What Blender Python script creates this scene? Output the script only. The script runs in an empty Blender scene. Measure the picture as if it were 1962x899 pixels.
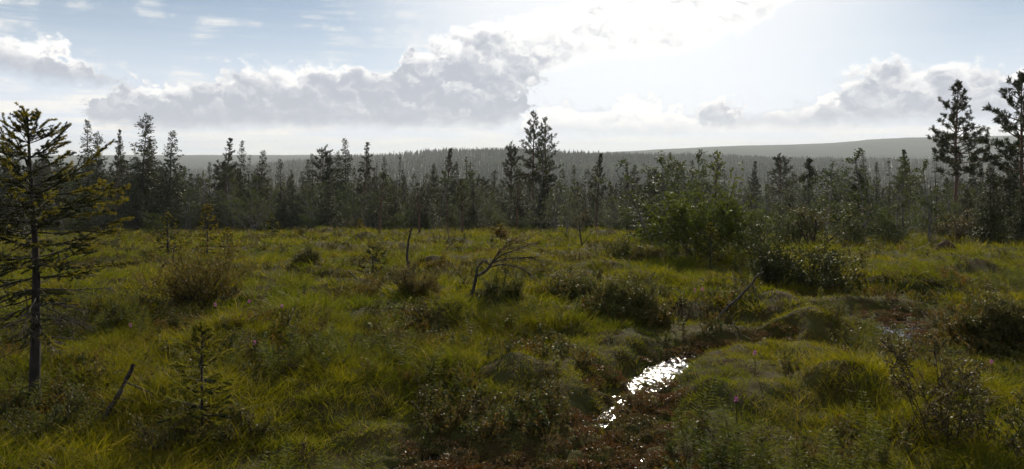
import bpy, math, numpy as np
from mathutils import Vector
R = math.radians
S = bpy.context.scene
C = S.collection

# ------------------------------------------------------------------ camera
EYE, FPX, HX, HY = 2.2, 1401.0, 981.0, 290.0          # eye height, focal length in photo pixels, vanishing point
cam = bpy.data.cameras.new('camera')
cam.sensor_width = 36; cam.lens = 36 * FPX / 1962
cam.shift_y = -(449.5 - HY) / 1962
cam.clip_start = 0.05; cam.clip_end = 20000
camo = bpy.data.objects.new('camera', cam); C.objects.link(camo)
camo.location = (0, 0, EYE); camo.rotation_euler = (R(90), 0, 0)
S.camera = camo

# ------------------------------------------------------------------ light
SUN_AZ, SUN_EL = 10.0, 25.0                            # degrees to the right of straight ahead, above the horizon
sd = Vector((math.sin(R(SUN_AZ)) * math.cos(R(SUN_EL)), math.cos(R(SUN_AZ)) * math.cos(R(SUN_EL)), math.sin(R(SUN_EL))))
sl = bpy.data.lights.new('sun', 'SUN'); sl.energy = 5.0; sl.angle = R(0.6); sl.color = (1.0, 0.90, 0.71)
so = bpy.data.objects.new('sun', sl); C.objects.link(so)
so.rotation_euler = (-sd).to_track_quat('-Z', 'Y').to_euler(); so.location = (0, 0, 60)
S.view_settings.view_transform = 'Standard'; S.view_settings.look = 'None'
S.view_settings.gamma = 1; S.view_settings.exposure = 0; S.view_settings.use_curve_mapping = False
S.cycles.use_denoising = True
S.cycles.use_adaptive_sampling = True; S.cycles.adaptive_threshold = 0.03; S.cycles.adaptive_min_samples = 16
S.cycles.max_bounces = 3; S.cycles.diffuse_bounces = 2; S.cycles.glossy_bounces = 1
S.cycles.transmission_bounces = 4; S.cycles.transparent_max_bounces = 8; S.cycles.volume_bounces = 1

W = bpy.data.worlds.new('World'); S.world = W; W.use_nodes = True

class NT:
    """small helper for building node maths"""
    def __init__(s, nt): s.nt = nt
    def new(s, t, **k):
        n = s.nt.nodes.new(t)
        for a, v in k.items(): setattr(n, a, v)
        return n
    def put(s, sock, v):
        if isinstance(v, bpy.types.NodeSocket): s.nt.links.new(v, sock)
        else: sock.default_value = v
    def m(s, op, a, b=0.0, c=0.0, clamp=False):
        n = s.new('ShaderNodeMath', operation=op, use_clamp=clamp)
        s.put(n.inputs[0], a); s.put(n.inputs[1], b); s.put(n.inputs[2], c)
        return n.outputs[0]
    def vm(s, op, a, b=(0, 0, 0)):
        n = s.new('ShaderNodeVectorMath', operation=op)
        s.put(n.inputs[0], a); s.put(n.inputs[1], b)
        return n.outputs['Value'] if op in ('DOT_PRODUCT', 'LENGTH') else n.outputs[0]
    def ramp(s, x, lo, hi, a=0.0, b=1.0):
        n = s.new('ShaderNodeMapRange', interpolation_type='SMOOTHSTEP')
        s.put(n.inputs[0], x); n.inputs[1].default_value = lo; n.inputs[2].default_value = hi
        s.put(n.inputs[3], a); s.put(n.inputs[4], b)
        return n.outputs[0]
    def mix(s, f, a, b):
        n = s.new('ShaderNodeMix', data_type='RGBA')
        s.put(n.inputs[0], f)
        for i, v in ((6, a), (7, b)):
            s.put(n.inputs[i], v if isinstance(v, bpy.types.NodeSocket) else (*v, 1.0))
        return n.outputs[2]
    def noise(s, vec, scale, detail=4, rough=0.55, dist=0.0, lac=2.0):
        n = s.new('ShaderNodeTexNoise', noise_dimensions='3D')
        if vec is not None: s.put(n.inputs['Vector'], vec)
        n.inputs['Scale'].default_value = scale; n.inputs['Detail'].default_value = detail
        n.inputs['Roughness'].default_value = rough; n.inputs['Distortion'].default_value = dist
        n.inputs['Lacunarity'].default_value = lac
        return n.outputs[0]

    def noise2(s, vec, scale, detail=4, rough=0.55):
        n = s.new('ShaderNodeTexNoise', noise_dimensions='2D')
        s.put(n.inputs['Vector'], vec)
        n.inputs['Scale'].default_value = scale; n.inputs['Detail'].default_value = detail; n.inputs['Roughness'].default_value = rough
        return n.outputs[0]

def px2ae(x, y):
    a = math.atan((x - HX) / FPX)
    return math.degrees(a), math.degrees(math.atan((HY - y) / FPX * math.cos(a)))

def build_sky():
    n = NT(W.node_tree); n.nt.nodes.clear()
    out = n.new('ShaderNodeOutputWorld'); bg = n.new('ShaderNodeBackground')
    n.nt.links.new(bg.outputs[0], out.inputs[0]); bg.inputs[1].default_value = 0.066
    sky = n.new('ShaderNodeTexSky', sky_type='NISHITA', sun_disc=False)
    sky.sun_elevation = R(SUN_EL); sky.sun_rotation = R(SUN_AZ)
    sky.altitude = 300; sky.air_density = 1.0; sky.dust_density = 0.4; sky.ozone_density = 2.5
    dirv = n.new('ShaderNodeTexCoord').outputs['Generated']
    sep = n.new('ShaderNodeSeparateXYZ'); n.put(sep.inputs[0], dirv)
    X, Y, Z = sep.outputs
    deg = 180 / math.pi
    A = n.m('MULTIPLY', n.m('ARCTAN2', X, Y), deg)
    E = n.m('MULTIPLY', n.m('ARCSINE', Z), deg)
    comb = n.new('ShaderNodeCombineXYZ'); n.put(comb.inputs[0], A); n.put(comb.inputs[1], E)
    P = comb.outputs[0]
    q = n.vm('MULTIPLY', P, (1.0, 1.25, 1.0))
    def puffs(vec, scale, det):
        v = n.new('ShaderNodeTexVoronoi', voronoi_dimensions='2D', feature='F1', normalize=True)
        n.put(v.inputs['Vector'], vec); v.inputs['Scale'].default_value = scale; v.inputs['Detail'].default_value = det
        v.inputs['Roughness'].default_value = .5; v.inputs['Lacunarity'].default_value = 2.3
        return n.m('SUBTRACT', 1.0, v.outputs['Distance'])
    # warped cauliflower billows, and the same a little nearer the sun: their difference is the relief of the cloud
    nz = n.new('ShaderNodeTexNoise', noise_dimensions='2D'); n.put(nz.inputs['Vector'], q); nz.inputs['Scale'].default_value = .55; nz.inputs['Detail'].default_value = 4; nz.inputs['Roughness'].default_value = .62
    qw = n.vm('ADD', q, n.vm('MULTIPLY', n.vm('SUBTRACT', nz.outputs['Color'], (.5, .5, .5)), (2.6, 2.6, 0)))
    N1 = nz.outputs[0]
    B1 = puffs(qw, .42, 2.0)
    B2 = puffs(n.vm('ADD', qw, (.22, .60, 0)), .42, 1.0)
    big = n.noise2(q, .16, 2, .5)
    relief = n.m('SUBTRACT', B1, B2)
    edge = n.m('ADD', n.m('MULTIPLY_ADD', B1, 2.4, -1.75), n.m('MULTIPLY_ADD', N1, 1.8, -.9))      # degrees by which billows push the outline
    cosun = n.vm('DOT_PRODUCT', dirv, tuple(sd))
    near_sun = n.ramp(cosun, .915, .975)
    nzs = n.new('ShaderNodeSeparateXYZ'); n.put(nzs.inputs[0], nz.outputs['Color'])
    U = n.m('MULTIPLY_ADD', n.m('MULTIPLY_ADD', nzs.outputs[1], 6.0, n.m('SUBTRACT', A, 3.0)), 1 / 80, .5)
    def curve(pts):
        c = n.new('ShaderNodeFloatCurve'); cv = c.mapping.curves[0]; c.mapping.use_clip = False
        ps = []
        for x, y in pts:
            a, e = px2ae(x, y); ps.append(((a + 40) / 80, e / 20))
        while len(cv.points) < len(ps): cv.points.new(.5, .5)
        for p, (u, v) in zip(cv.points, ps): p.location = (u, v); p.handle_type = 'AUTO'
        c.mapping.update(); n.put(c.inputs['Value'], U)
        return n.m('MULTIPLY', c.outputs[0], 20.0)
    # cloud banks by the run of their tops and of their flat bases
    banks = [  # top line, base line, how grey, billow strength
        ([(-160, 60), (0, 52), (70, 48), (110, 66), (150, 95), (190, 130), (215, 152), (240, 200), (2100, 200)], [(-160, 150), (0, 140), (100, 158), (180, 165), (215, 160), (240, 160), (2100, 160)], 1.0, .9),
        ([(-160, 300), (130, 260), (165, 205), (195, 160), (260, 138), (340, 150), (400, 140), (450, 120), (520, 122), (590, 112), (660, 118), (720, 130), (760, 100), (830, 72), (900, 42), (960, 28), (1010, 24), (1080, 0), (1200, -60), (1500, -90), (1540, 60), (2100, 60)],
         [(-160, 240), (130, 232), (180, 240), (260, 250), (400, 249), (600, 247), (800, 246), (950, 244), (1000, 226), (1030, 165), (1090, 130), (1200, 108), (1300, 100), (1400, 70), (1500, 20), (1560, 0), (2100, 0)], 1.0, 1.0),
        ([(-160, 300), (1120, 260), (1170, 222), (1205, 190), (1235, 205), (1265, 185), (1300, 222), (1345, 205), (1388, 165), (1425, 212), (1470, 198), (1535, 185), (1575, 172), (1600, 145), (1650, 118), (1700, 96), (1735, 108), (1780, 118), (1850, 112), (1962, 124), (2100, 120)],
         [(-160, 235), (1150, 240), (1300, 246), (1450, 246), (1700, 240), (1962, 226), (2100, 220)], .85, .8),
        ([(-160, 300), (955, 268), (1005, 215), (1075, 182), (1150, 200), (1215, 172), (1300, 198), (1365, 240), (1400, 268), (2100, 268)], [(-160, 248), (2100, 248)], .35, .7)]
    fin_mask, fin_lum = None, None
    for top, base, grey, amp in banks:
        T = curve(top); Bs = curve(base)
        dt = n.m('SUBTRACT', n.m('MULTIPLY_ADD', edge, amp, T), E)                       # degrees below the top outline
        db = n.m('SUBTRACT', E, n.m('MULTIPLY_ADD', edge, .38, Bs))                      # degrees above the flat base
        mk = n.m('MULTIPLY', n.ramp(dt, 0.0, .85), n.ramp(db, -.4, .9))
        deep = n.ramp(n.m('MULTIPLY_ADD', big, 2.4, n.m('SUBTRACT', dt, 1.2)), .0, 1.9)
        low = n.ramp(db, 2.2, .3)
        lm = n.m('SUBTRACT', 1.0, n.m('MULTIPLY', n.m('MAXIMUM', deep, n.m('MULTIPLY', low, .9)), .80 * grey))
        lm = n.m('MULTIPLY_ADD', relief, n.m('MULTIPLY_ADD', low, -1.1, 1.45), lm)
        if fin_mask is None: fin_mask, fin_lum = mk, lm
        else:
            fin_lum = n.m('ADD', n.m('MULTIPLY', fin_lum, n.m('SUBTRACT', 1.0, mk)), n.m('MULTIPLY', lm, mk))
            fin_mask = n.m('MAXIMUM', fin_mask, mk)
    # the unseen rest of the sky: broken cloud, thinned to lower the fill light
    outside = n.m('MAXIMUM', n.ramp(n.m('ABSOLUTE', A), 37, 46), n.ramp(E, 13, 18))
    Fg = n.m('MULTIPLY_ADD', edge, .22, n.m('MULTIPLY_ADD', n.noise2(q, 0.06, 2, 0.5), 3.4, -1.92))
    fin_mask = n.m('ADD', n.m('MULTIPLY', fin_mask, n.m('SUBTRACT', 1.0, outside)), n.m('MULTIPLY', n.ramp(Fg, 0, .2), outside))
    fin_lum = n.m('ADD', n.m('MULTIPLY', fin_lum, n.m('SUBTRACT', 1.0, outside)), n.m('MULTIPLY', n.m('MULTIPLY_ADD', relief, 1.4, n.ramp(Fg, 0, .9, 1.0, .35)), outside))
    lum = n.m('MULTIPLY_ADD', near_sun, .75, fin_lum)
    ccol = n.mix(n.ramp(lum, .08, 1.0), (7.9, 8.4, 9.5), (16.8, 16.6, 16.2))
    # thin streaks: a pale banded layer down at the horizon and wisps higher up
    st = n.noise2(n.vm('MULTIPLY', P, (0.07, 0.9, 1.0)), 1.1, 4, 0.6)
    lowv = n.ramp(E, 5.0, 0.3)
    hi = n.m('MULTIPLY', n.ramp(n.m('MULTIPLY_ADD', N1, .6, big), .72, .98), n.ramp(A, 5, -20))
    wisp = n.m('MULTIPLY', n.ramp(st, 0.40, 0.66), n.m('ADD', n.m('MULTIPLY_ADD', lowv, .7, .05), n.m('MULTIPLY', hi, .55)), clamp=True)
    base = n.mix(n.ramp(E, 13, 1, .12, .88), sky.outputs[0], (12.8, 13.8, 15.8))
    base = n.mix(wisp, base, (16.0, 15.4, 14.4))
    # bright thin cloud round the sun, which stands just above the picture
    base = n.mix(n.m('MULTIPLY', n.ramp(cosun, 0.88, 0.98), 0.8), base, (16.6, 16.6, 16.5))
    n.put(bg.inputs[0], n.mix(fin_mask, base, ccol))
build_sky()
W.cycles.sampling_method = 'MANUAL'; W.cycles.sample_map_resolution = 512

# ------------------------------------------------------------------ numpy helpers
def vnoise(x, y, seed=0):
    x = np.asarray(x, float); y = np.asarray(y, float)
    xi = np.floor(x).astype(np.int64); yi = np.floor(y).astype(np.int64)
    fx = x - xi; fy = y - yi
    fx = fx * fx * fx * (fx * (fx * 6 - 15) + 10); fy = fy * fy * fy * (fy * (fy * 6 - 15) + 10)
    def h(a, b):
        n = (a * 374761393 + b * 668265263 + seed * 974711) & 0xffffffff
        n = ((n ^ (n >> 13)) * 1274126177) & 0xffffffff
        return ((n ^ (n >> 16)) & 0xffff) / 65535.0
    a = h(xi, yi); b = h(xi + 1, yi); c = h(xi, yi + 1); d = h(xi + 1, yi + 1)
    return (a + (b - a) * fx) + ((c + (d - c) * fx) - (a + (b - a) * fx)) * fy

def fbm(x, y, oct=3, seed=0):
    v = 0; a = 0.5; t = 0
    for i in range(oct):
        v = v + a * vnoise(x * 2 ** i, y * 2 ** i, seed + i * 17); t += a; a *= 0.5
    return v / t

def sstep(x, lo, hi):
    t = np.clip((x - lo) / (hi - lo), 0, 1); return t * t * (3 - 2 * t)

def norm(v):
    return v / np.maximum(np.linalg.norm(v, axis=-1, keepdims=True), 1e-9)

# ------------------------------------------------------------------ terrain
_D = np.array([0, 10, 15, 20, 30, 45, 60, 80, 120, 200, 300, 450])
_Z = np.array([0, 0, -.2, -.55, -1.5, -3.0, -4.5, -6.5, -10.5, -19, -25, -26])
def crest(t, xs, ys, d):                      # photo skyline heights at azimuth ratio t, at distance d
    px = HX + FPX * t
    return EYE + (HY - np.interp(px, xs, ys)) / FPX * d
def base_z(x, y):
    x = np.asarray(x, float); y = np.asarray(y, float)
    D = np.sqrt(y * y + 0.3 * x * x)
    t = np.where(y > 1, np.clip(x / np.maximum(y, 1), -1.2, 1.2), np.sign(x) * 1.2)
    z = np.interp(D, _D, _Z)
    zm = crest(t, [0, 400, 520, 700, 860, 980, 1100, 1250, 1500, 1962], [345, 336, 322, 308, 295, 294, 300, 305, 312, 315], 1100)
    zf = crest(t, [0, 900, 1150, 1250, 1400, 1500, 1600, 1660, 1750, 1962], [298, 297, 293, 287, 280, 278, 275, 269, 265, 262], 3200)
    m = sstep(D, 560, 1100); z = z * (1 - m) + zm * m
    zv = np.minimum(zm - 8, -20)
    m = sstep(D, 1130, 1550); z = z * (1 - m) + zv * m
    m = sstep(D, 1650, 3200); z = z * (1 - m) + zf * m
    m = sstep(D, 3350, 5000); z = z * (1 - m) - 45 * m
    return z
def px_ground(px, py):                        # point of the smooth bog surface seen at a photo pixel
    t = (px - HX) / FPX; s = (HY - py) / FPX
    d = np.linspace(3.5, 90, 4000)
    k = np.argmax(base_z(t * d, d) - (EYE + s * d) > 0)
    if k == 0: k = len(d) - 1
    return t * d[k], d[k]

HUM = []                                       # hummocks: x, y, radius, height
for (px, py, w, h) in [(1200, 632, 85, .30), (1110, 590, 60, .22), (1570, 655, 95, .30), (1340, 612, 90, .2), (590, 522, 45, .22), (830, 515, 45, .25),
                       (860, 640, 75, .25), (790, 580, 85, .22), (955, 600, 80, .2), (390, 590, 110, .25), (1930, 668, 80, .42), (1650, 800, 110, .30),
                       (1330, 805, 80, .14), (1760, 570, 80, .3), (1000, 760, 90, .16), (680, 560, 80, .2), (150, 640, 130, .25), (1480, 610, 100, .25),
                       (1160, 520, 60, .2), (430, 700, 140, .2), (620, 800, 150, .16), (1640, 560, 70, .25), (1890, 530, 70, .3), (1080, 660, 70, .18), (300, 820, 130, .18),
                       (560, 640, 90, .16), (1860, 800, 150, .2), (1250, 560, 70, .18), (700, 475, 40, .3), (560, 470, 50, .3), (880, 480, 40, .3), (620, 455, 60, .5)]:
    x, y = px_ground(px, py); HUM.append((x, y + w / FPX * y * 0.5, w / FPX * y, h * .82))
CH = [np.array([px_ground(*p) for p in pl]) for pl in (
    [(1475, 648), (1410, 662), (1345, 674), (1290, 690), (1255, 712), (1215, 748)], [(1215, 748), (1175, 785), (1135, 815)],
    [(1215, 748), (1230, 800), (1200, 850), (1170, 895), (1160, 930)],
    [(1690, 600), (1720, 620), (1735, 650)],
    [(820, 880), (900, 895), (960, 910)])]
CHW = (0.15, 0.13, 0.22, 0.22, 0.2); CHZ = (-.022, .012, .05, .012, .02)      # half widths, and how much shallower each stretch is
def ch_dist(x, y, depth=False):
    best = np.full(np.shape(x), 9.0); sh = np.zeros(np.shape(x))
    for pl, w, zz in zip(CH, CHW, CHZ):
        for (a, b) in zip(pl[:-1], pl[1:]):
            d = b - a; L2 = (d * d).sum()
            t = np.clip(((x - a[0]) * d[0] + (y - a[1]) * d[1]) / L2, 0, 1)
            q = np.hypot(x - a[0] - t * d[0], y - a[1] - t * d[1]) / w
            sh = np.where(q < best, zz, sh); best = np.minimum(best, q)
    return (best, sh) if depth else best
def ground_z(x, y):
    x = np.asarray(x, float); y = np.asarray(y, float)
    D = np.hypot(x, y)
    z = base_z(x, y)
    near = 1 - sstep(D, 60, 140)
    n = 0.30 * (fbm(x * .42, y * .42, 3, 3) - .42) + 0.10 * np.maximum(fbm(x * 1.6, y * 1.6, 2, 9) - .35, 0) * 2
    n = n + 0.05 * fbm(x * 5, y * 5, 2, 21)
    n = np.maximum(n, -0.03) * near * (1 + sstep(D, 14, 40) * .8)
    for hx, hy, hr, hh in HUM:
        q = np.hypot(x - hx, y - hy) / hr
        n = n + hh * np.maximum(1 - q * q, 0) ** 1.1
    far = 4.0 * (fbm(x * .012, y * .012, 3, 5) - .5) * sstep(D, 150, 400)
    c, sh = ch_dist(x, y, True)
    m = 1 - sstep(c, .7, 3.0)
    wet = -0.151 + sh + 0.15 * fbm(x * 8.5, y * 8.5, 2, 31)
    n = n * (1 - m) + wet * m
    return z + n + far
def gz(x, y): return float(ground_z(np.array([x]), np.array([y]))[0])

# ------------------------------------------------------------------ mesh building
class MB:
    def __init__(s): s.v = []; s.f = []; s.n = 0
    def add(s, V, F):
        s.v.append(np.asarray(V, np.float32)); s.f.append(np.asarray(F, np.int64) + s.n); s.n += len(V)
    def tube(s, pts, rad, k=5):
        pts = np.asarray(pts, float); rad = np.asarray(rad, float); n = len(pts)
        T = norm(np.gradient(pts, axis=0))
        ref = np.where(np.abs(T[:, 2:3]) > .9, np.array([[1., 0, 0]]), np.array([[0, 0, 1.]]))
        U = norm(np.cross(T, ref)); Wv = np.cross(T, U)
        a = np.arange(k) / k * 2 * np.pi
        V = pts[:, None] + rad[:, None, None] * (np.cos(a)[None, :, None] * U[:, None] + np.sin(a)[None, :, None] * Wv[:, None])
        i = np.arange(n - 1)[:, None] * k; j = np.arange(k)[None]; j2 = (j + 1) % k
        F = np.stack([i + j, i + j2, i + k + j2, i + k + j], -1).reshape(-1, 4)
        s.add(V.reshape(-1, 3), F)
    def leaves(s, P, D, N, L, Wd, fat=.5):                   # pointed four-cornered leaves
        P = np.asarray(P, float); n = len(P)
        if n == 0: return
        D = norm(D); Sd = norm(np.cross(D, N)); Up = np.cross(Sd, D)
        L = np.broadcast_to(np.asarray(L, float), (n,))[:, None]; Wd = np.broadcast_to(np.asarray(Wd, float), (n,))[:, None]
        mid = P + D * L * fat + Up * L * .06
        V = np.stack([P, mid + Sd * Wd / 2, P + D * L, mid - Sd * Wd / 2], 1).reshape(-1, 3)
        s.add(V, np.arange(n * 4).reshape(-1, 4))
    def needles(s, P, D, N, L, Wd):                          # one narrow triangle each
        n = len(P)
        if n == 0: return
        D = norm(D); Sd = norm(np.cross(D, N))
        L = np.broadcast_to(np.asarray(L, float), (n,))[:, None]; Wd = np.broadcast_to(np.asarray(Wd, float), (n,))[:, None]
        V = np.stack([P + Sd * Wd / 2, P + D * L, P - Sd * Wd / 2], 1).reshape(-1, 3)
        s.add(V, np.arange(n * 3).reshape(-1, 3))
    def mesh(s, name, mat, smooth=False):
        me = bpy.data.meshes.new(name)
        if s.n:
            V = np.concatenate(s.v); me.vertices.add(len(V)); me.vertices.foreach_set('co', V.ravel())
            idx = np.concatenate([f.ravel() for f in s.f]); tot = np.concatenate([np.full(len(f), f.shape[1]) for f in s.f])
            me.loops.add(len(idx)); me.loops.foreach_set('vertex_index', idx.astype(np.int32))
            st = np.concatenate([[0], np.cumsum(tot)[:-1]]).astype(np.int32)
            me.polygons.add(len(tot)); me.polygons.foreach_set('loop_start', st)
            if smooth: me.polygons.foreach_set('use_smooth', np.ones(len(tot), bool))
            me.update(calc_edges=True)
        me.materials.append(mat)
        return me

def link(name, me, parent=None, **props):
    o = bpy.data.objects.new(name, me); C.objects.link(o); o.parent = parent
    for k, v in props.items(): o[k] = v
    return o
def thing(name, label, cat, loc, rz=0.0, scale=(1, 1, 1), group=None):
    o = bpy.data.objects.new(name, None); C.objects.link(o)
    o.location = loc; o.rotation_euler = (0, 0, rz); o.scale = scale
    o.empty_display_size = .2
    o['label'] = label; o['category'] = cat
    if group: o['group'] = group
    return o

# ------------------------------------------------------------------ materials
def material(name):
    m = bpy.data.materials.new(name); m.use_nodes = True
    nt = NT(m.node_tree); nt.nt.nodes.clear()
    out = nt.new('ShaderNodeOutputMaterial')
    return m, nt, out
def leafmat(name, cols, transl=.4, rough=.45, spec=.4, patch=.8, pscale=.6, tcol=None, sat=1.0):
    """leaf colour: mixes three greens by a world-position noise and by the object"""
    m, n, out = material(name)
    pos = n.new('ShaderNodeNewGeometry').outputs['Position']
    oi = n.new('ShaderNodeObjectInfo').outputs['Random']
    f = n.ramp(n.noise(pos, pscale, 2, .6), .35, .65)
    f2 = n.m('ADD', n.m('MULTIPLY', n.noise(pos, 23.0, 0, .6), .75), n.m('MULTIPLY', oi, .35))
    c = n.mix(f, cols[0], cols[1])
    c = n.mix(n.m('MULTIPLY', n.ramp(f2, .35, .8), patch), c, cols[2])
    pb = n.new('ShaderNodeBsdfPrincipled'); n.put(pb.inputs['Base Color'], c)
    pb.inputs['Roughness'].default_value = rough; pb.inputs['Specular IOR Level'].default_value = spec
    tr = n.new('ShaderNodeBsdfTranslucent')
    hs = n.new('ShaderNodeHueSaturation'); hs.inputs['Hue'].default_value = .488; hs.inputs['Saturation'].default_value = 1.12; hs.inputs['Value'].default_value = 1.25
    n.put(hs.inputs['Color'], c); n.put(tr.inputs[0], hs.outputs[0])
    mx = n.new('ShaderNodeMixShader'); mx.inputs[0].default_value = transl
    n.nt.links.new(pb.outputs[0], mx.inputs[1]); n.nt.links.new(tr.outputs[0], mx.inputs[2]); n.nt.links.new(mx.outputs[0], out.inputs[0])
    return m
def grassmat():
    m, n, out = material('bog sedge')
    pos = n.new('ShaderNodeNewGeometry').outputs['Position']
    at = n.new('ShaderNodeAttribute', attribute_name='tint').outputs['Fac']
    f = n.ramp(n.noise(pos, .45, 2, .6), .36, .64)
    c = n.mix(f, (.090, .110, .011), (.165, .153, .015))
    c = n.mix(n.m('MULTIPLY', n.ramp(n.noise(pos, 1.3, 3, .65), .50, .68), .55), c, (.085, .062, .015))
    c = n.mix(n.ramp(at, .0, .55), (.062, .074, .012), c)
    c = n.mix(n.ramp(at, .86, .99), c, (.22, .175, .05))
    pb = n.new('ShaderNodeBsdfPrincipled'); n.put(pb.inputs['Base Color'], c)
    pb.inputs['Roughness'].default_value = .55; pb.inputs['Specular IOR Level'].default_value = .12
    tr = n.new('ShaderNodeBsdfTranslucent'); hs = n.new('ShaderNodeHueSaturation'); hs.inputs['Value'].default_value = 1.35; hs.inputs['Saturation'].default_value = 1.1; hs.inputs['Hue'].default_value = .492
    n.put(hs.inputs['Color'], c); n.put(tr.inputs[0], hs.outputs[0])
    mx = n.new('ShaderNodeMixShader'); mx.inputs[0].default_value = .5
    n.nt.links.new(pb.outputs[0], mx.inputs[1]); n.nt.links.new(tr.outputs[0], mx.inputs[2]); n.nt.links.new(mx.outputs[0], out.inputs[0])
    return m
def woodmat(name, a, b, scale=18, rough=.85, spec=.25):
    m, n, out = material(name)
    tc = n.new('ShaderNodeTexCoord').outputs['Object']
    v = n.vm('MULTIPLY', tc, (1, 1, .25))
    f = n.noise(v, scale, 5, .65)
    pb = n.new('ShaderNodeBsdfPrincipled'); n.put(pb.inputs['Base Color'], n.mix(n.ramp(f, .35, .68), a, b))
    pb.inputs['Roughness'].default_value = rough; pb.inputs['Specular IOR Level'].default_value = spec
    bu = n.new('ShaderNodeBump'); bu.inputs['Strength'].default_value = .6; bu.inputs['Distance'].default_value = .02
    n.put(bu.inputs['Height'], f); n.nt.links.new(bu.outputs[0], pb.inputs['Normal'])
    n.nt.links.new(pb.outputs[0], out.inputs[0])
    return m
M = {}
M['bark'] = woodmat('spruce bark', (.016, .013, .010), (.055, .045, .037))
M['pinebark'] = woodmat('pine bark', (.05, .03, .022), (.19, .11, .07), 14)
M['birchbark'] = woodmat('birch bark', (.06, .05, .045), (.22, .20, .18), 12)
M['dead'] = woodmat('dead grey wood', (.022, .018, .015), (.085, .072, .060), 26, .8, .15)
M['twig'] = woodmat('brown twigs', (.024, .017, .012), (.075, .052, .036), 20, .75, .15)
M['peat'] = woodmat('anthill litter', (.03, .02, .013), (.085, .055, .035), 40, .95, .05)
M['spruce'] = leafmat('spruce needles', ((.024, .034, .012), (.036, .047, .015), (.050, .050, .017)), .18, .6, .12)
M['newspruce'] = leafmat('fresh spruce shoots', ((.20, .185, .028), (.16, .165, .026), (.24, .19, .032)), .42, .55, .2)
M['fern'] = leafmat('horsetail green', ((.065, .085, .016), (.09, .105, .018), (.10, .10, .022)), .4, .7, .08)
M['pine'] = leafmat('pine needles', ((.028, .040, .016), (.042, .052, .020), (.058, .060, .024)), .2, .55, .15)
M['birch'] = leafmat('birch leaves', ((.045, .070, .017), (.062, .088, .020), (.085, .098, .026)), .32, .6, .07)
M['rowan'] = leafmat('glossy green leaves', ((.055, .076, .017), (.075, .092, .020), (.10, .105, .026)), .45, .6, .08)
M['dwarf'] = leafmat('dwarf shrub leaves', ((.050, .066, .018), (.080, .088, .022), (.11, .08, .03)), .35, .6, .2)
M['ochre'] = leafmat('ochre bog shrub leaves', ((.12, .095, .022), (.085, .085, .022), (.17, .10, .03)), .4, .6, .12)
M['grass'] = grassmat()
M['moss'] = leafmat('red sphagnum', ((.115, .055, .020), (.085, .075, .020), (.15, .085, .030)), .2, .55, .35, .7, 2.5)
M['pink'] = leafmat('pink petals', ((.40, .12, .27), (.35, .1, .25), (.45, .22, .34)), .3, .6, .2)

def ground_mat():
    m, n, out = material('bog ground')
    pos = n.new('ShaderNodeNewGeometry').outputs['Position']
    f = n.ramp(n.noise(pos, .5, 4, .6), .38, .62)
    g = n.ramp(n.noise(pos, 4.0, 5, .65), .35, .7)
    c = n.mix(f, (.045, .048, .014), (.070, .066, .018))
    c = n.mix(g, c, (.045, .028, .012))
    dist = n.vm('LENGTH', pos)
    far = n.ramp(dist, 90, 260)
    fc = n.mix(n.ramp(n.noise(pos, .012, 5, .6), .4, .6), (.022, .030, .014), (.040, .044, .020))
    c = n.mix(far, c, fc)
    pb = n.new('ShaderNodeBsdfPrincipled'); n.put(pb.inputs['Base Color'], c)
    pb.inputs['Roughness'].default_value = .9; n.put(pb.inputs['Specular IOR Level'], n.m('MULTIPLY_ADD', far, -.04, .04))
    bu = n.new('ShaderNodeBump'); bu.inputs['Strength'].default_value = .8; bu.inputs['Distance'].default_value = .04
    n.put(bu.inputs['Height'], n.noise(pos, 22, 5, .7)); n.nt.links.new(bu.outputs[0], pb.inputs['Normal'])
    n.nt.links.new(pb.outputs[0], out.inputs[0])
    return m
def water_mat():
    m, n, out = material('dark bog water')
    pos = n.new('ShaderNodeNewGeometry').outputs['Position']
    pb = n.new('ShaderNodeBsdfPrincipled'); pb.inputs['Base Color'].default_value = (.012, .009, .006, 1)
    pb.inputs['Roughness'].default_value = .07; pb.inputs['IOR'].default_value = 1.33
    bu = n.new('ShaderNodeBump'); bu.inputs['Strength'].default_value = .4; bu.inputs['Distance'].default_value = .02
    n.put(bu.inputs['Height'], n.noise(pos, 16, 2, .5)); n.nt.links.new(bu.outputs[0], pb.inputs['Normal'])
    n.nt.links.new(pb.outputs[0], out.inputs[0])
    return m

# ------------------------------------------------------------------ ground sheet and water
def build_ground():
    rows = np.concatenate([[.02], np.linspace(.6, 4.2, 7), np.linspace(4.4, 14, 270), np.geomspace(14.15, 120, 170), np.geomspace(123, 7500, 125)])
    fine = np.linspace(-.86, .86, 380); coarse = np.linspace(.86, 2 * np.pi - .86, 60)[1:-1]
    az = np.concatenate([fine, coarse])
    Rr, Az = np.meshgrid(rows, az, indexing='ij')
    X = Rr * np.sin(Az); Y = Rr * np.cos(Az)
    V = np.stack([X, Y, ground_z(X, Y)], -1)
    nr, na = Rr.shape
    i = np.arange(nr - 1)[:, None] * na; j = np.arange(na)[None]; j2 = (j + 1) % na
    b = MB(); b.add(V.reshape(-1, 3), np.stack([i + j, i + na + j, i + na + j2, i + j2], -1).reshape(-1, 4)[:, ::-1])
    link('ground', b.mesh('ground', ground_mat(), True), kind='structure', label='uneven grassy bog ground falling away to a forested valley and hills')
    b = MB(); b.add([(-3, 4.3, -.062), (6.5, 4.3, -.062), (6.5, 11, -.062), (-3, 11, -.062)], [(0, 1, 2, 3)])
    link('water', b.mesh('water', water_mat()), kind='structure', label='dark peaty water glinting in the narrow bog channel')
build_ground()

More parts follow.
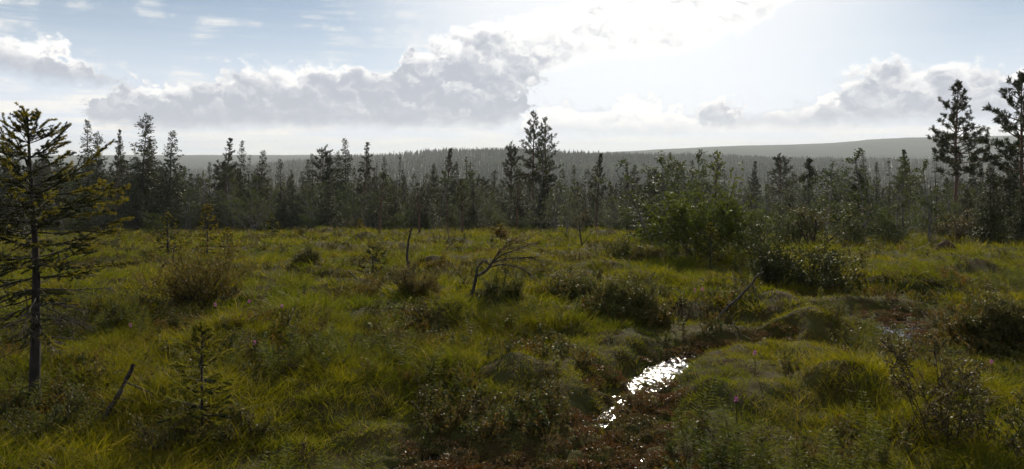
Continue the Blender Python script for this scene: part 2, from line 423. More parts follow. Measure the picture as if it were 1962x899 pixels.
# ------------------------------------------------------------------ plant generators (each returns meshes of a plant standing at the origin)
def rvec(rng, n): return norm(rng.normal(size=(n, 3)))
def path(rng, p, d, L, n, wob=.15, up=0.0):
    pts = [np.array(p, float)]; d = norm(np.array(d, float)); st = L / (n - 1)
    for i in range(n - 1):
        d = norm(d + wob * rng.normal(size=3) + np.array([0, 0, up]))
        pts.append(pts[-1] + d * st)
    return np.array(pts)
def along(pts, t):
    t = np.clip(np.asarray(t, float), 0, 1) * (len(pts) - 1); i = np.minimum(t.astype(int), len(pts) - 2); f = (t - i)[:, None]
    return pts[i] * (1 - f) + pts[i + 1] * f, norm(pts[i + 1] - pts[i])

def spruce(seed, H=10.0, Rm=1.2, c0=.08, dens=1.0, droop=.35, top='spire', lean=0.0, gap=.0):
    """tall narrow forest spruce: whorls of drooping branches hung with needle sprays"""
    rng = np.random.default_rng(seed); w = MB(); c = MB()
    tp = path(rng, (0, 0, -.5), (lean, 0, 1), H + .5, 14, .012, .02)
    w.tube(tp, np.interp(np.linspace(0, 1, 14), [0, .06, 1], [.016 * H, .0125 * H, .006]), 7)
    if top == 'droop':
        tp[-2:, 0] += [.05 * H * .3, .05 * H]; tp[-1, 2] -= .02 * H
    P, D, L = [], [], []
    z = c0
    while z < .995:
        u = (z - c0) / (1 - c0)
        prof = (1 - u) ** .75 * min(1, .45 + u * 3.2)
        if top == 'club': prof = max(prof, .42 * math.exp(-((u - .9) / .08) ** 2))
        if top == 'column': prof = .55 * (1 - u) ** .4 * min(1, .5 + u * 3)
        nb = rng.integers(3, 7); ang0 = rng.random() * 6.28
        for k in range(nb):
            if rng.random() < gap + .25 * (u > .5): continue
            a = ang0 + k * 6.28 / nb + rng.normal() * .3
            Lb = Rm * 1.3 * prof * rng.uniform(.6, 1.25) + .07
            el = np.interp(u, [0, .5, 1], [-droop - .1, -droop * .5, .55]) + rng.normal() * .12
            p0 = along(tp, [(z * H + .5) / (H + .5)])[0][0]
            n = 5
            bp = path(rng, p0, (math.cos(a) * math.cos(el), math.sin(a) * math.cos(el), math.sin(el)), Lb, n, .1, .09)
            w.tube(bp, np.linspace(.012 + .012 * Lb, .004, n), 3)
            m = max(3, int(Lb / .085 * dens * (1.0 if u < .45 else .72)))
            t = rng.uniform(.12 if u > .25 else .3, 1.02, m)
            q, dd = along(bp, t)
            lat = np.cross(dd, [0, 0, 1]) * rng.choice([-1, 1], m)[:, None]
            for rep in range(2):
                jit = rng.normal(size=(m, 3)) * .35
                P.append(q + rng.normal(size=(m, 3)) * .03 * (1 + 2 * Lb)); D.append(dd * .6 + lat * rng.uniform(.2, 1, (m, 1)) + jit + np.array([0, 0, -.35 - droop * .5]) * (1 - u * .8)); L.append(rng.uniform(.12, .27, m) * (.75 + .35 * min(1, Lb)))
        z += rng.uniform(.6, 1.3) * (.20 / H) * (1.0 if u < .8 else .75)
    P = np.concatenate(P); D = np.concatenate(D); L = np.concatenate(L)
    c.leaves(P, D, rvec(rng, len(P)), L, L * .42)
    return w, c

def pine(seed, H=10.0, Rm=1.7, c0=.4, shape='dome', tuft=.2, dens=1.0, bend=.02, k_t=11, trunk=None, tk=1.0):
    """pine: bare trunk, dead snags below, branches ending in brushes of needles"""
    rng = np.random.default_rng(seed); w = MB(); c = MB()
    tp = path(rng, (0, 0, -.5), (rng.normal() * .03, 0, 1), H + .5, 16, bend, .04)
    if trunk is not None:
        zz = np.linspace(-.5, H, 16); tp = np.stack([np.interp(zz, trunk[1], trunk[0]), np.zeros(16), zz], 1)
    w.tube(tp, np.interp(np.linspace(0, 1, 16), [0, .06, .7, 1], [.017 * H * tk, .0135 * H * tk, .007 * H * tk, .008]), 8)
    for i in range(int(10 * c0)):                                  # dead stubs
        z = rng.uniform(.12, c0); a = rng.random() * 6.28
        p0 = along(tp, [z])[0][0]
        bp = path(rng, p0, (math.cos(a), math.sin(a), rng.uniform(-.3, .2)), rng.uniform(.2, .6) * Rm, 4, .2)
        w.tube(bp, np.linspace(.016, .003, 4), 3)
    T, TD = [], []
    z = c0
    while z < .985:
        u = (z - c0) / (1 - c0)
        if shape == 'dome': prof = math.sin(min(1, (1 - u) * .9 + .12) * 1.75) * (1 - u * .25)
        elif shape == 'flat': prof = .55 + .45 * math.sin(u * 3.0) if u < .9 else .6
        else: prof = (1 - u) ** .8 * min(1, .55 + 2 * u)
        nb = rng.integers(3, 6); ang0 = rng.random() * 6.28
        for k in range(nb):
            a = ang0 + k * 6.28 / nb + rng.normal() * .4
            Lb = Rm * prof * rng.uniform(.5, 1.15) + .12
            el = np.interp(u, [0, .4, 1], [-.12, .2, .95]) + rng.normal() * .18
            p0 = along(tp, [(z * H + .5) / (H + .5)])[0][0]
            n = 6; d0 = np.array([math.cos(a) * math.cos(el), math.sin(a) * math.cos(el), math.sin(el)])
            bp = path(rng, p0, d0, Lb, n, .13, .07)
            w.tube(bp, np.linspace(.012 + .014 * Lb, .006, n), 4)
            ns = max(2, int(Lb / .16 * dens))
            for t in rng.uniform(.3, 1, ns):
                q, dd = along(bp, [t]); q = q[0]; dd = dd[0]
                sd_ = norm(dd * .7 + rng.normal(size=3) * .6 + np.array([0, 0, .25]))
                Ls = rng.uniform(.12, .38) * (.5 + .5 * Lb / Rm) * (1.2 - t * .5) + .05
                sp = path(rng, q, sd_, Ls, 3, .15, .1); w.tube(sp, [.007, .006, .004], 3)
                for s_ in range(1 if Ls < .15 else 3):
                    T.append(along(sp, [1 - s_ * .33])[0][0]); TD.append(norm(sd_ + rng.normal(size=3) * .45))
            T.append(bp[-1]); TD.append(norm(bp[-1] - bp[-2]))
        z += rng.uniform(.6, 1.25) * (.34 / H)
    T.append(tp[-1]); TD.append(np.array([0, 0, 1.]))
    T = np.repeat(np.array(T), k_t, 0); TD = np.repeat(np.array(TD), k_t, 0)
    L = rng.uniform(.6, 1.1, len(T)) * tuft
    c.leaves(T - TD * rng.uniform(0, .7, (len(T), 1)) * tuft, TD * .8 + rvec(rng, len(T)) * .75 + [0, 0, .12], rvec(rng, len(T)), L, L * .2)
    return w, c

def broad(seed, H=5.0, Rm=1.6, stems=1, leaf=.07, nleaf=9, spread=.5, dens=1.0, levels=2, start=.2, up=.06, wood_r=.012):
    """broadleaf tree or bush: stems that fork into twigs set with leaves"""
    rng = np.random.default_rng(seed); w = MB(); c = MB(); P, D = [], []
    def grow(p, d, L, r, lev):
        n = 6 if lev == 0 else 5
        bp = path(rng, p, d, L, n, .09 + .06 * lev, up)
        w.tube(bp, np.linspace(r, r * .35, n), 6 if lev == 0 else 4 if lev == 1 else 3)
        if lev < levels:
            m = int((9 if lev == 0 else 6) * dens * (1 + .4 * (stems == 1 and lev == 0)))
            for t in np.sort(rng.uniform(start if lev == 0 else .15, 1, m)):
                q, dd = along(bp, [t]); a = rvec(rng, 1)[0]
                lat = norm(np.cross(dd[0], a))
                nd = norm(dd[0] * rng.uniform(.4, .9) + lat * rng.uniform(.6, 1.1) + np.array([0, 0, .15]))
                f = (1.1 - .65 * t) if lev == 0 else (1.05 - .5 * t)
                Ln = (Rm * .95 if lev == 0 else L * .55) * f * rng.uniform(.6, 1.1)
                grow(q[0], nd, Ln, max(r * .45, .004), lev + 1)
        if lev >= max(1, levels - 1):
            m = max(2, int(nleaf * (1 if lev == levels else .5)))
            q, dd = along(bp, rng.uniform(.25, 1.0, m))
            P.append(q + rng.normal(size=(m, 3)) * leaf * .5); D.append(dd * .5 + rvec(rng, m) + [0, 0, -.25])
    for s_ in range(stems):
        a = rng.random() * 6.28; tl = 0.05 if stems == 1 else rng.uniform(.3, 1) * spread
        grow((rng.normal() * .05 * (stems > 1), rng.normal() * .05 * (stems > 1), -.15), (math.cos(a) * tl, math.sin(a) * tl, 1), H * rng.uniform(.75, 1.0) * (.9 if stems > 1 else .93), wood_r * H * (1 if stems == 1 else .7), 0)
    P = np.concatenate(P); D = np.concatenate(D); L = rng.uniform(.6, 1.15, len(P)) * leaf
    c.leaves(P, D, rvec(rng, len(P)) + [0, 0, .6], L, L * .62)
    return w, c

def young_spruce(seed, H=2.3, Rm=.6, bare=.0, dead=0.0, fresh=.5, ftip=.6, needle=.016, fine=1.0, trunk_r=.045, skew=0.0, layers=None, step=.085):
    """spruce near enough to show its twigs: returns wood, dead branches, old needles, fresh shoots"""
    rng = np.random.default_rng(seed); w = MB(); dw = MB(); c = MB(); f = MB()
    tp = path(rng, (0, 0, -.15), (0, 0, 1), H + .15, 16, .018, .02)
    w.tube(tp, np.interp(np.linspace(0, 1, 16), [0, .08, 1], [trunk_r * 1.35, trunk_r, .006]), 10)
    def shoot(mb, a, b, n, nl):
        t = rng.random(n)[:, None]; d = norm(b - a)
        pts = a + (b - a) * t
        dr = d * .75 + rvec(rng, n) * .75
        mb.needles(pts, dr, rvec(rng, n), nl * rng.uniform(.7, 1.3, n), nl * .30)
    z = bare
    while z < .985:
        isdead = z < dead
        u = (z - bare) / (1 - bare)
        prof = (1 - u) ** .7 * min(1, .6 + u * 2)
        if layers is not None: prof = float(np.interp(z, *layers))
        nb = rng.integers(4, 7); a0 = rng.random() * 6.28
        for k in range(nb):
            a = a0 + k * 6.28 / nb + rng.normal() * .25
            L = Rm * prof * rng.uniform(.6, 1.2) * (1 + skew * math.cos(a)) + .03
            el = np.interp(u, [0, .45, 1], [-.24, -.02, .68]) + rng.normal() * .14
            p0 = along(tp, [(z * H + .15) / (H + .15)])[0][0]
            n = 7
            bp = path(rng, p0, (math.cos(a) * math.cos(el), math.sin(a) * math.cos(el), math.sin(el)), L, n, .07, .05 if not isdead else .01)
            alive = not isdead or rng.random() < .25
            (w if alive else dw).tube(bp, np.linspace(.0025 + .0065 * L, .0018, n), 5)
            ns = int(max(3, L / .045) * fine)
            for t in rng.uniform(.12, 1, ns):
                q, dd = along(bp, [t]); q = q[0]; dd = dd[0]
                lat = norm(np.cross(dd, [0, 0, 1])) * rng.choice([-1, 1])
                d2 = norm(dd * .75 + lat * rng.uniform(.35, 1) + rng.normal(size=3) * .18 + [0, 0, -.05])
                L2 = (.26 * L * (1.15 - t) + .05) * rng.uniform(.5, 1.2)
                sp = path(rng, q, d2, L2, 4, .12, 0)
                (w if alive else dw).tube(sp, np.linspace(.0028, .0012, 4), 3)
                if not alive:
                    for _ in range(2):
                        tq, td = along(sp, [rng.uniform(.3, .9)])
                        x = path(rng, tq[0], td[0] + rng.normal(size=3) * .6, L2 * .4, 3, .2); dw.tube(x, [.0016, .0014, .0008], 3)
                    continue
                for (g0, g1) in zip(sp[:-1], sp[1:]):
                    if rng.random() < .22: continue
                    last = g1 is sp[-1]
                    tip = rng.random() < fresh * 1.35 and t > ftip
                    shoot(f if tip else c, g0, g1, int((22 + 420 * np.linalg.norm(g1 - g0)) * fine), needle)
            if alive:
                for (g0, g1) in zip(bp[3:-1], bp[4:]): shoot(f if rng.random() < fresh + .2 else c, g0, g1, int(60 * fine) + 6, needle)
        z += rng.uniform(.6, 1.3) * (step / H)
    shoot(f, tp[-3], tp[-1], int(90 * fine), needle)
    return w, dw, c, f

def shrub(seed, Rm=.5, H=.5, stems=14, leaf=.018, nleaf=26, lie=.9, twig=.004, sub=4):
    """low bog shrub: sprawling stems that turn up, thick with small leaves"""
    rng = np.random.default_rng(seed); w = MB(); c = MB(); P, D = [], []
    for s_ in range(stems):
        a = rng.random() * 6.28; rr = rng.uniform(.0, .35) * Rm
        p = (math.cos(a) * rr, math.sin(a) * rr, -.04)
        a2 = a + rng.normal() * .9; L = rng.uniform(.35, 1.0) * math.hypot(Rm * lie, H) * .92
        bp = path(rng, p, (math.cos(a2) * lie * Rm, math.sin(a2) * lie * Rm, H * rng.uniform(.3, 1.1)), L, 6, .26, .08)
        w.tube(bp, np.linspace(twig * 1.3, twig * .5, 6), 4)
        paths = [bp]
        for t in rng.uniform(.2, 1, sub):
            q, dd = along(bp, [t]); sp = path(rng, q[0], dd[0] + rng.normal(size=3) * .6 + [0, 0, .35], L * rng.uniform(.2, .45), 4, .15, .08)
            w.tube(sp, np.linspace(twig * .8, twig * .3, 4), 3); paths.append(sp)
        for b_ in paths:
            q, dd = along(b_, rng.uniform(.25, 1.02, nleaf)); P.append(q + rng.normal(size=q.shape) * leaf * .9); D.append(dd * .7 + rvec(rng, nleaf) * .9 + [0, 0, .2])
    P = np.concatenate(P); D = np.concatenate(D); L = rng.uniform(.6, 1.2, len(P)) * leaf
    c.leaves(P, D, rvec(rng, len(P)), L, L * .5)
    return w, c

# ------------------------------------------------------------------ scattering of uncountable growth
def scatter(name, label, pts, rot, scl, idx, sources):
    me = bpy.data.meshes.new(name); me.vertices.add(len(pts)); me.vertices.foreach_set('co', np.asarray(pts, np.float32).ravel())
    for nm, arr in (('rot', rot), ('scl', scl)):
        at = me.attributes.new(nm, 'FLOAT_VECTOR', 'POINT'); at.data.foreach_set('vector', np.asarray(arr, np.float32).ravel())
    at = me.attributes.new('idx', 'INT', 'POINT'); at.data.foreach_set('value', np.asarray(idx, np.int32))
    col = bpy.data.collections.new(name + '_kinds')
    for i, s_ in enumerate(sources):
        o = bpy.data.objects.new('%s_clump.%03d' % (name, i), s_); col.objects.link(o); o['kind'] = 'stuff'
    o = link(name, me, kind='stuff', label=label)
    ng = bpy.data.node_groups.new(name, 'GeometryNodeTree')
    ng.interface.new_socket('Geometry', in_out='INPUT', socket_type='NodeSocketGeometry'); ng.interface.new_socket('Geometry', in_out='OUTPUT', socket_type='NodeSocketGeometry')
    gi = ng.nodes.new('NodeGroupInput'); go = ng.nodes.new('NodeGroupOutput'); ip = ng.nodes.new('GeometryNodeInstanceOnPoints')
    ci = ng.nodes.new('GeometryNodeCollectionInfo'); ci.inputs['Collection'].default_value = col
    ci.inputs['Separate Children'].default_value = True; ci.inputs['Reset Children'].default_value = True
    def attr(nm, t):
        a = ng.nodes.new('GeometryNodeInputNamedAttribute'); a.data_type = t; a.inputs[0].default_value = nm; return a.outputs[0]
    L = ng.links.new
    L(gi.outputs[0], ip.inputs['Points']); L(ci.outputs[0], ip.inputs['Instance']); ip.inputs['Pick Instance'].default_value = True
    L(attr('idx', 'INT'), ip.inputs['Instance Index']); L(attr('rot', 'FLOAT_VECTOR'), ip.inputs['Rotation']); L(attr('scl', 'FLOAT_VECTOR'), ip.inputs['Scale'])
    L(ip.outputs[0], go.inputs[0])
    md = o.modifiers.new('scatter', 'NODES'); md.node_group = ng
    return o

def frond(seed, L=.35):                       # feathery horsetail / fern frond
    rng = np.random.default_rng(seed); b = MB()
    st = path(rng, (0, 0, -.02), (rng.normal() * .2, rng.normal() * .2, 1), L, 8, .06, -.02); b.tube(st, np.linspace(.003, .001, 8), 3)
    for t in np.linspace(.25, .97, 14):
        q, d = along(st, [t]); m = 7; a = np.arange(m) / m * 6.28 + rng.random()
        D = np.stack([np.cos(a), np.sin(a), np.full(m, .25)], 1); ll = .10 * (1.1 - t) + .02
        b.leaves(np.repeat(q, m, 0), D, rvec(rng, m), ll, .006)
    return b
def herb(seed, h=.16, leaf=.028, n=26):      # small leafy herb
    rng = np.random.default_rng(seed); b = MB(); P, D = [], []
    for s_ in range(5):
        st = path(rng, (rng.normal() * .04, rng.normal() * .04, -.02), (rng.normal() * .5, rng.normal() * .5, 1), h * rng.uniform(.6, 1.2), 5, .12); b.tube(st, np.linspace(.0025, .001, 5), 3)
        q, d = along(st, rng.uniform(.2, 1, n)); P.append(q); D.append(d * .3 + rvec(rng, n) + [0, 0, .2])
    P = np.concatenate(P); D = np.concatenate(D)
    b.leaves(P, D, rvec(rng, len(P)) + [0, 0, 1], rng.uniform(.6, 1.2, len(P)) * leaf, leaf * .5)
    return b
def mossclump(seed):
    rng = np.random.default_rng(seed); b = MB(); n = 160
    a = rng.random(n) * 6.28; r = .13 * np.sqrt(rng.random(n))
    P = np.stack([np.cos(a) * r, np.sin(a) * r, .045 * (1 - (r / .13) ** 2) - .01], 1)
    b.leaves(P, rvec(rng, n) * .9 + [0, 0, .5], rvec(rng, n), rng.uniform(.015, .032, n), .014)
    return b
def far_conifer(seed, H=6.0, Rm=.9):
    """small-scale conifer for the distant woods: ragged stacked skirts round a trunk"""
    rng = np.random.default_rng(seed); b = MB()
    b.tube([(0, 0, -.5), (0, 0, H * .3), (0, 0, H)], [.08, .07, .02], 4)
    z = .12
    while z < .97:
        r = Rm * (1 - z) ** .8 * rng.uniform(.7, 1.25) + .08; k = 7
        a = np.arange(k) / k * 6.28 + rng.random() * 3; rr = r * rng.uniform(.55, 1.25, k)
        V = np.concatenate([[[rng.normal() * .03, rng.normal() * .03, H * (z + rng.uniform(.10, .15))]], np.stack([np.cos(a) * rr, np.sin(a) * rr, H * z - rr * rng.uniform(.1, .6, k)], 1)])
        V[0, 2] = min(V[0, 2], H * 1.02)
        b.add(V, [(0, 1 + i, 1 + (i + 1) % k) for i in range(k) if rng.random() < .86])
        z += rng.uniform(.05, .09)
    return b

rng = np.random.default_rng(7)
GRASS = True
def points(n, d0, d1, power, tmax=.86):
    u = rng.random(n); e = 1 - power                       # density of points in depth falls as d**-power
    d = (d0 ** e + u * (d1 ** e - d0 ** e)) ** (1 / e)
    x = d * rng.uniform(-tmax, tmax, n)
    return x, d

def build_growth():
    # sedge and grass, tussock by tussock: nearer tussocks have more and finer blades
    g = MB(); tint = []
    for (d0, d1, nt, k, rad, hgt, wid, segs) in [(3.9, 9.2, 6400, 38, .085, .175, .0060, 2), (9.2, 20, 5200, 32, .13, .195, .0115, 2), (20, 46, 6800, 20, .26, .26, .034, 1), (46, 95, 7000, 16, .5, .34, .08, 1)]:
        x, y = points(nt, d0, d1, -.35)
        c = ch_dist(x, y); lush = fbm(x * .8, y * .8, 3, 77)
        keep = rng.random(nt) < np.clip(sstep(c, .6, 1.9) + .34, 0, 1) * np.clip(.35 + 1.0 * sstep(lush, .3, .52), 0, 1)
        x, y, lush = x[keep], y[keep], lush[keep]; t = len(x)
        sc = (.55 + .65 * sstep(lush, .2, .75)) * rng.uniform(.65, 1.35, t) * (.35 + .65 * sstep(c[keep], 2.5, 9))
        n = t * k; rep = lambda q: np.repeat(q, k)
        an = rng.random(n) * 6.28; r = rad * np.sqrt(rng.random(n)) * rep(rng.uniform(.7, 1.5, t))
        X = rep(x) + np.cos(an) * r; Y = rep(y) + np.sin(an) * r
        P = np.stack([X, Y, ground_z(X, Y) - .02], 1)
        ln = rep(rng.uniform(.2, .7, t)); wind = rep(rng.normal(size=t) * .25)
        d = norm(np.stack([np.cos(an) * .35 * r / rad + rng.normal(size=n) * ln + wind, np.sin(an) * .35 * r / rad + rng.normal(size=n) * ln, np.ones(n)], 1))
        h = hgt * rep(sc) * rng.uniform(.35, 1.2, n); bend = norm(d * [1, 1, 0] + rng.normal(size=(n, 3)) * [.2, .2, 0])
        side = norm(np.cross(d, rvec(rng, n) + np.array([0, .8, 0]))); ww = (wid * rng.uniform(.5, 1.1, n))[:, None] * .5; kk = rng.uniform(.05, .6, n)
        V = []
        for i in range(segs + 1):
            q = i / segs; cc = P + d * (h * q)[:, None] + bend * (h * kk * q * q)[:, None] - np.array([0, 0, 1.]) * (h * kk * .4 * q ** 3)[:, None]
            V += [cc - side * ww * (1 - q * .45), cc + side * ww * (1 - q * .45)] if i < segs else [cc]
        tint += [np.repeat(rng.random(n), 1)] * segs
        nv = len(V); V = np.stack(V, 1).reshape(-1, 3); o = np.arange(n)[:, None] * nv
        if segs == 2: g.f.append(o + np.array([0, 1, 3, 2]) + g.n)
        g.f.append(o + np.array([nv - 3, nv - 2, nv - 1]) + g.n); g.v.append(V.astype(np.float32)); g.n += len(V)
    gm = g.mesh('grass', M['grass']); at = gm.attributes.new('tint', 'FLOAT', 'FACE'); at.data.foreach_set('value', np.concatenate(tint).astype(np.float32))
    link('grass', gm, kind='stuff', label='yellow-green sedge and grass tussocks covering the open bog')
    # low herbs, dwarf shrubs and horsetail between the grass
    x, y = points(13000, 3.9, 60, .75)
    m2 = fbm(x * .7, y * .7, 3, 53); keep = ((m2 > .60) | (fbm(x * .8, y * .8, 3, 77) < .36)) & (ch_dist(x, y) > 1.8)
    x, y = x[keep], y[keep]
    for hx, hy, hr, hh in [HUM[i] for i in (0, 1, 10)]:   # the dark hummocks are thickly overgrown
        k = int(min(320, 220 * hr * hr / .3)); an = rng.random(k) * 6.28; rr = hr * np.sqrt(rng.random(k)) * 1.02
        x = np.concatenate([x, hx + np.cos(an) * rr]); y = np.concatenate([y, hy + np.sin(an) * rr])
    n = len(x)
    src = [herb(200 + i, .17).mesh('undergrowth', M['dwarf']) for i in range(4)] + [frond(210 + i).mesh('undergrowth', M['fern']) for i in range(4)] + [herb(220 + i, .15, .02, 34).mesh('undergrowth', M['ochre']) for i in range(3)]
    fern = (fbm(x * .6, y * .6, 2, 91) > .60) & (y < 12)
    idx = np.where(fern & (rng.random(n) < .35), 4 + rng.integers(0, 4, n), np.where(rng.random(n) < .65, rng.integers(0, 4, n), 8 + rng.integers(0, 3, n)))
    s = rng.uniform(.7, 1.4, n) * (1 + sstep(y, 12, 40) * .8)
    scatter('undergrowth', 'small leafy herbs, horsetail and dwarf shrubs among the grass', np.stack([x, y, ground_z(x, y)], 1), np.stack([rng.normal(size=n) * .15, rng.normal(size=n) * .15, rng.random(n) * 6.28], 1), np.stack([s, s, s], 1), idx, src)
    # red sphagnum round the wet channel
    x = rng.uniform(-3, 6.5, 30000); y = rng.uniform(4.4, 11, 30000)
    c = ch_dist(x, y); zz = ground_z(x, y); keep = (c < 2.1) & (zz > -.066) & (rng.random(len(x)) < (.8 - .36 * c) * (.1 + 1.2 * (fbm(x * 1.3, y * 1.3, 2, 61) - .25)))
    x, y, zz = x[keep], y[keep], zz[keep]; n = len(x); s = rng.uniform(.6, 1.2, n)
    scatter('sphagnum_moss', 'rusty red sphagnum moss beside the wet channel', np.stack([x, y, zz], 1), np.stack([rng.normal(size=n) * .2, rng.normal(size=n) * .2, rng.random(n) * 6.28], 1), np.stack([s, s, s], 1), rng.integers(0, 4, n), [mossclump(300 + i).mesh('sphagnum_moss', M['moss']) for i in range(4)])
    # the wood that fills in behind the bog edge, then the woods in the valley and on the hill
    src = [(spruce(440 + i, 8, 1.35, .04, .8, .4), 'spruce') for i in range(4)] + [(broad(450 + i, 5, 1.5, 2, .13, 8, .4, 1.0, 2), 'birch') for i in range(2)]
    x, y = points(2300, 88, 185, -.8, .95); n = len(x)
    keep = fbm(x * .05, y * .05, 2, 29) > np.where(x / y > .05, .46, .30); x, y = x[keep], y[keep]; n = len(x); s = rng.uniform(.55, 1.05, n)
    scatter('woodland', 'dense dark wood filling in behind the trees of the bog edge', np.stack([x, y, ground_z(x, y)], 1), np.stack([np.zeros(n), np.zeros(n), rng.random(n) * 6.28], 1), np.stack([s * 1.15, s * 1.15, s], 1), rng.choice(6, n, p=[.18, .18, .18, .18, .14, .14]), [c.mesh('woodland', M[m_]) for (w, c), m_ in src])
    x, y = points(85000, 175, 1900, -.45, .95)
    t = HX + FPX * x / y
    dn = fbm(x * .012, y * .012, 3, 71)
    keep = rng.random(len(x)) < np.clip(.25 + 1.6 * (dn - .28), .05, 1) * np.where(y > 1250, .4, 1)
    bog = (fbm(x * .006, y * .006, 2, 19) > .62) & (y < 900)
    x, y = x[keep & ~bog], y[keep & ~bog]; n = len(x)
    s = rng.uniform(.35, 1.0, n) ** .8 * np.interp(y, [175, 400, 1000], [1.15, 1.2, 1.5]) * (.75 + .5 * fbm(x * .03, y * .03, 2, 15))
    scatter('forest', 'hazy conifer forest covering the valley and the rounded hill', np.stack([x, y, ground_z(x, y)], 1), np.stack([np.zeros(n), np.zeros(n), rng.random(n) * 6.28], 1), np.stack([s * rng.uniform(.8, 1.3, n), s, s], 1), rng.integers(0, 7, n), [far_conifer(400 + i, 6 + .3 * i, 1.1 + .25 * (i % 3)).mesh('forest', M['spruce']) for i in range(7)])
build_growth()

# ------------------------------------------------------------------ the trees at the edge of the bog
PROTO = {}
def proto(key, w, c, wm, cm):
    PROTO[key] = (w.mesh('trunk', M[wm], True), c.mesh('crown', M[cm]))
for i, (H, Rm, c0, dn, dr, tp, gp) in enumerate([(10, 1.5, .03, 1.5, .35, 'spire', 0), (10, 1.2, .05, 1.3, .45, 'spire', .05), (10, 1.75, .03, 1.6, .3, 'spire', 0), (10, 1.1, .06, 1.3, .55, 'droop', .08),
                                                 (10, 1.35, .06, 1.4, .5, 'club', .05), (10, 1.0, .05, 1.3, .5, 'column', .08), (10, .7, .2, .6, .5, 'spire', .35)]):
    proto('spruce%d' % i, *spruce(10 + i, H, Rm, c0, dn, dr, tp, 0, gp), 'bark', 'spruce')
proto('pine0', *pine(31, 10, 1.9, .42, 'dome', .17, .95, .02, 9), 'pinebark', 'pine')
proto('pine1', *pine(32, 10, 1.7, .5, 'flat', .17, 1.2), 'pinebark', 'pine')
proto('pine2', *pine(33, 10, 1.5, .3, 'cone', .17, 1.15), 'pinebark', 'pine')
proto('pine3', *pine(34, 8, 1.25, .38, 'cone', .15, 1.15), 'pinebark', 'pine')
proto('birch0', *broad(41, 6, 1.7, 1, .10, 9, .5, 1.2, 2), 'birchbark', 'birch')
proto('birch1', *broad(42, 5, 1.7, 4, .10, 9, .5, 1.0, 2), 'birchbark', 'birch')
proto('birch2', *broad(43, 5.5, 1.4, 2, .10, 9, .35, 1.1, 2), 'birchbark', 'birch')
proto('bush0', *broad(44, 2.2, .8, 9, .06, 8, .8, .8, 2), 'twig', 'birch')
proto('pole0', *pine(36, 5, .85, .5, 'cone', .14, 1.0, .03, 9, None, 1.9), 'pinebark', 'pine')
proto('pole1', *pine(37, 5, .65, .35, 'cone', .14, .9, .03, 9, None, 1.6), 'pinebark', 'pine')
PH = dict(pole0=5, pole1=5, birch0=6, birch1=5, birch2=5.5, bush0=2.2, pine3=8)
def plant(key, name, label, cat, x, y, H, wide=1.0, group=None, rz=None, seed=0):
    r = np.random.default_rng(int(abs(x * 131 + y * 17)) + seed)
    s = H / PH.get(key, 10)
    t = thing(name, label, cat, (x, y, gz(x, y) - .05), r.random() * 6.28 if rz is None else rz, (s * wide, s * wide, s), group)
    w, c = PROTO[key]
    link('trunk', w, t); link('crown', c, t)
    return t
def by_px(key, px, top, d, wide, name, label, cat, group=None, rz=None):
    x, y = (px - HX) / FPX * d, d
    zt = EYE + (HY - top) / FPX * d
    return plant(key, name, label, cat, x, y, zt - gz(x, y) + .05, wide, group, rz)

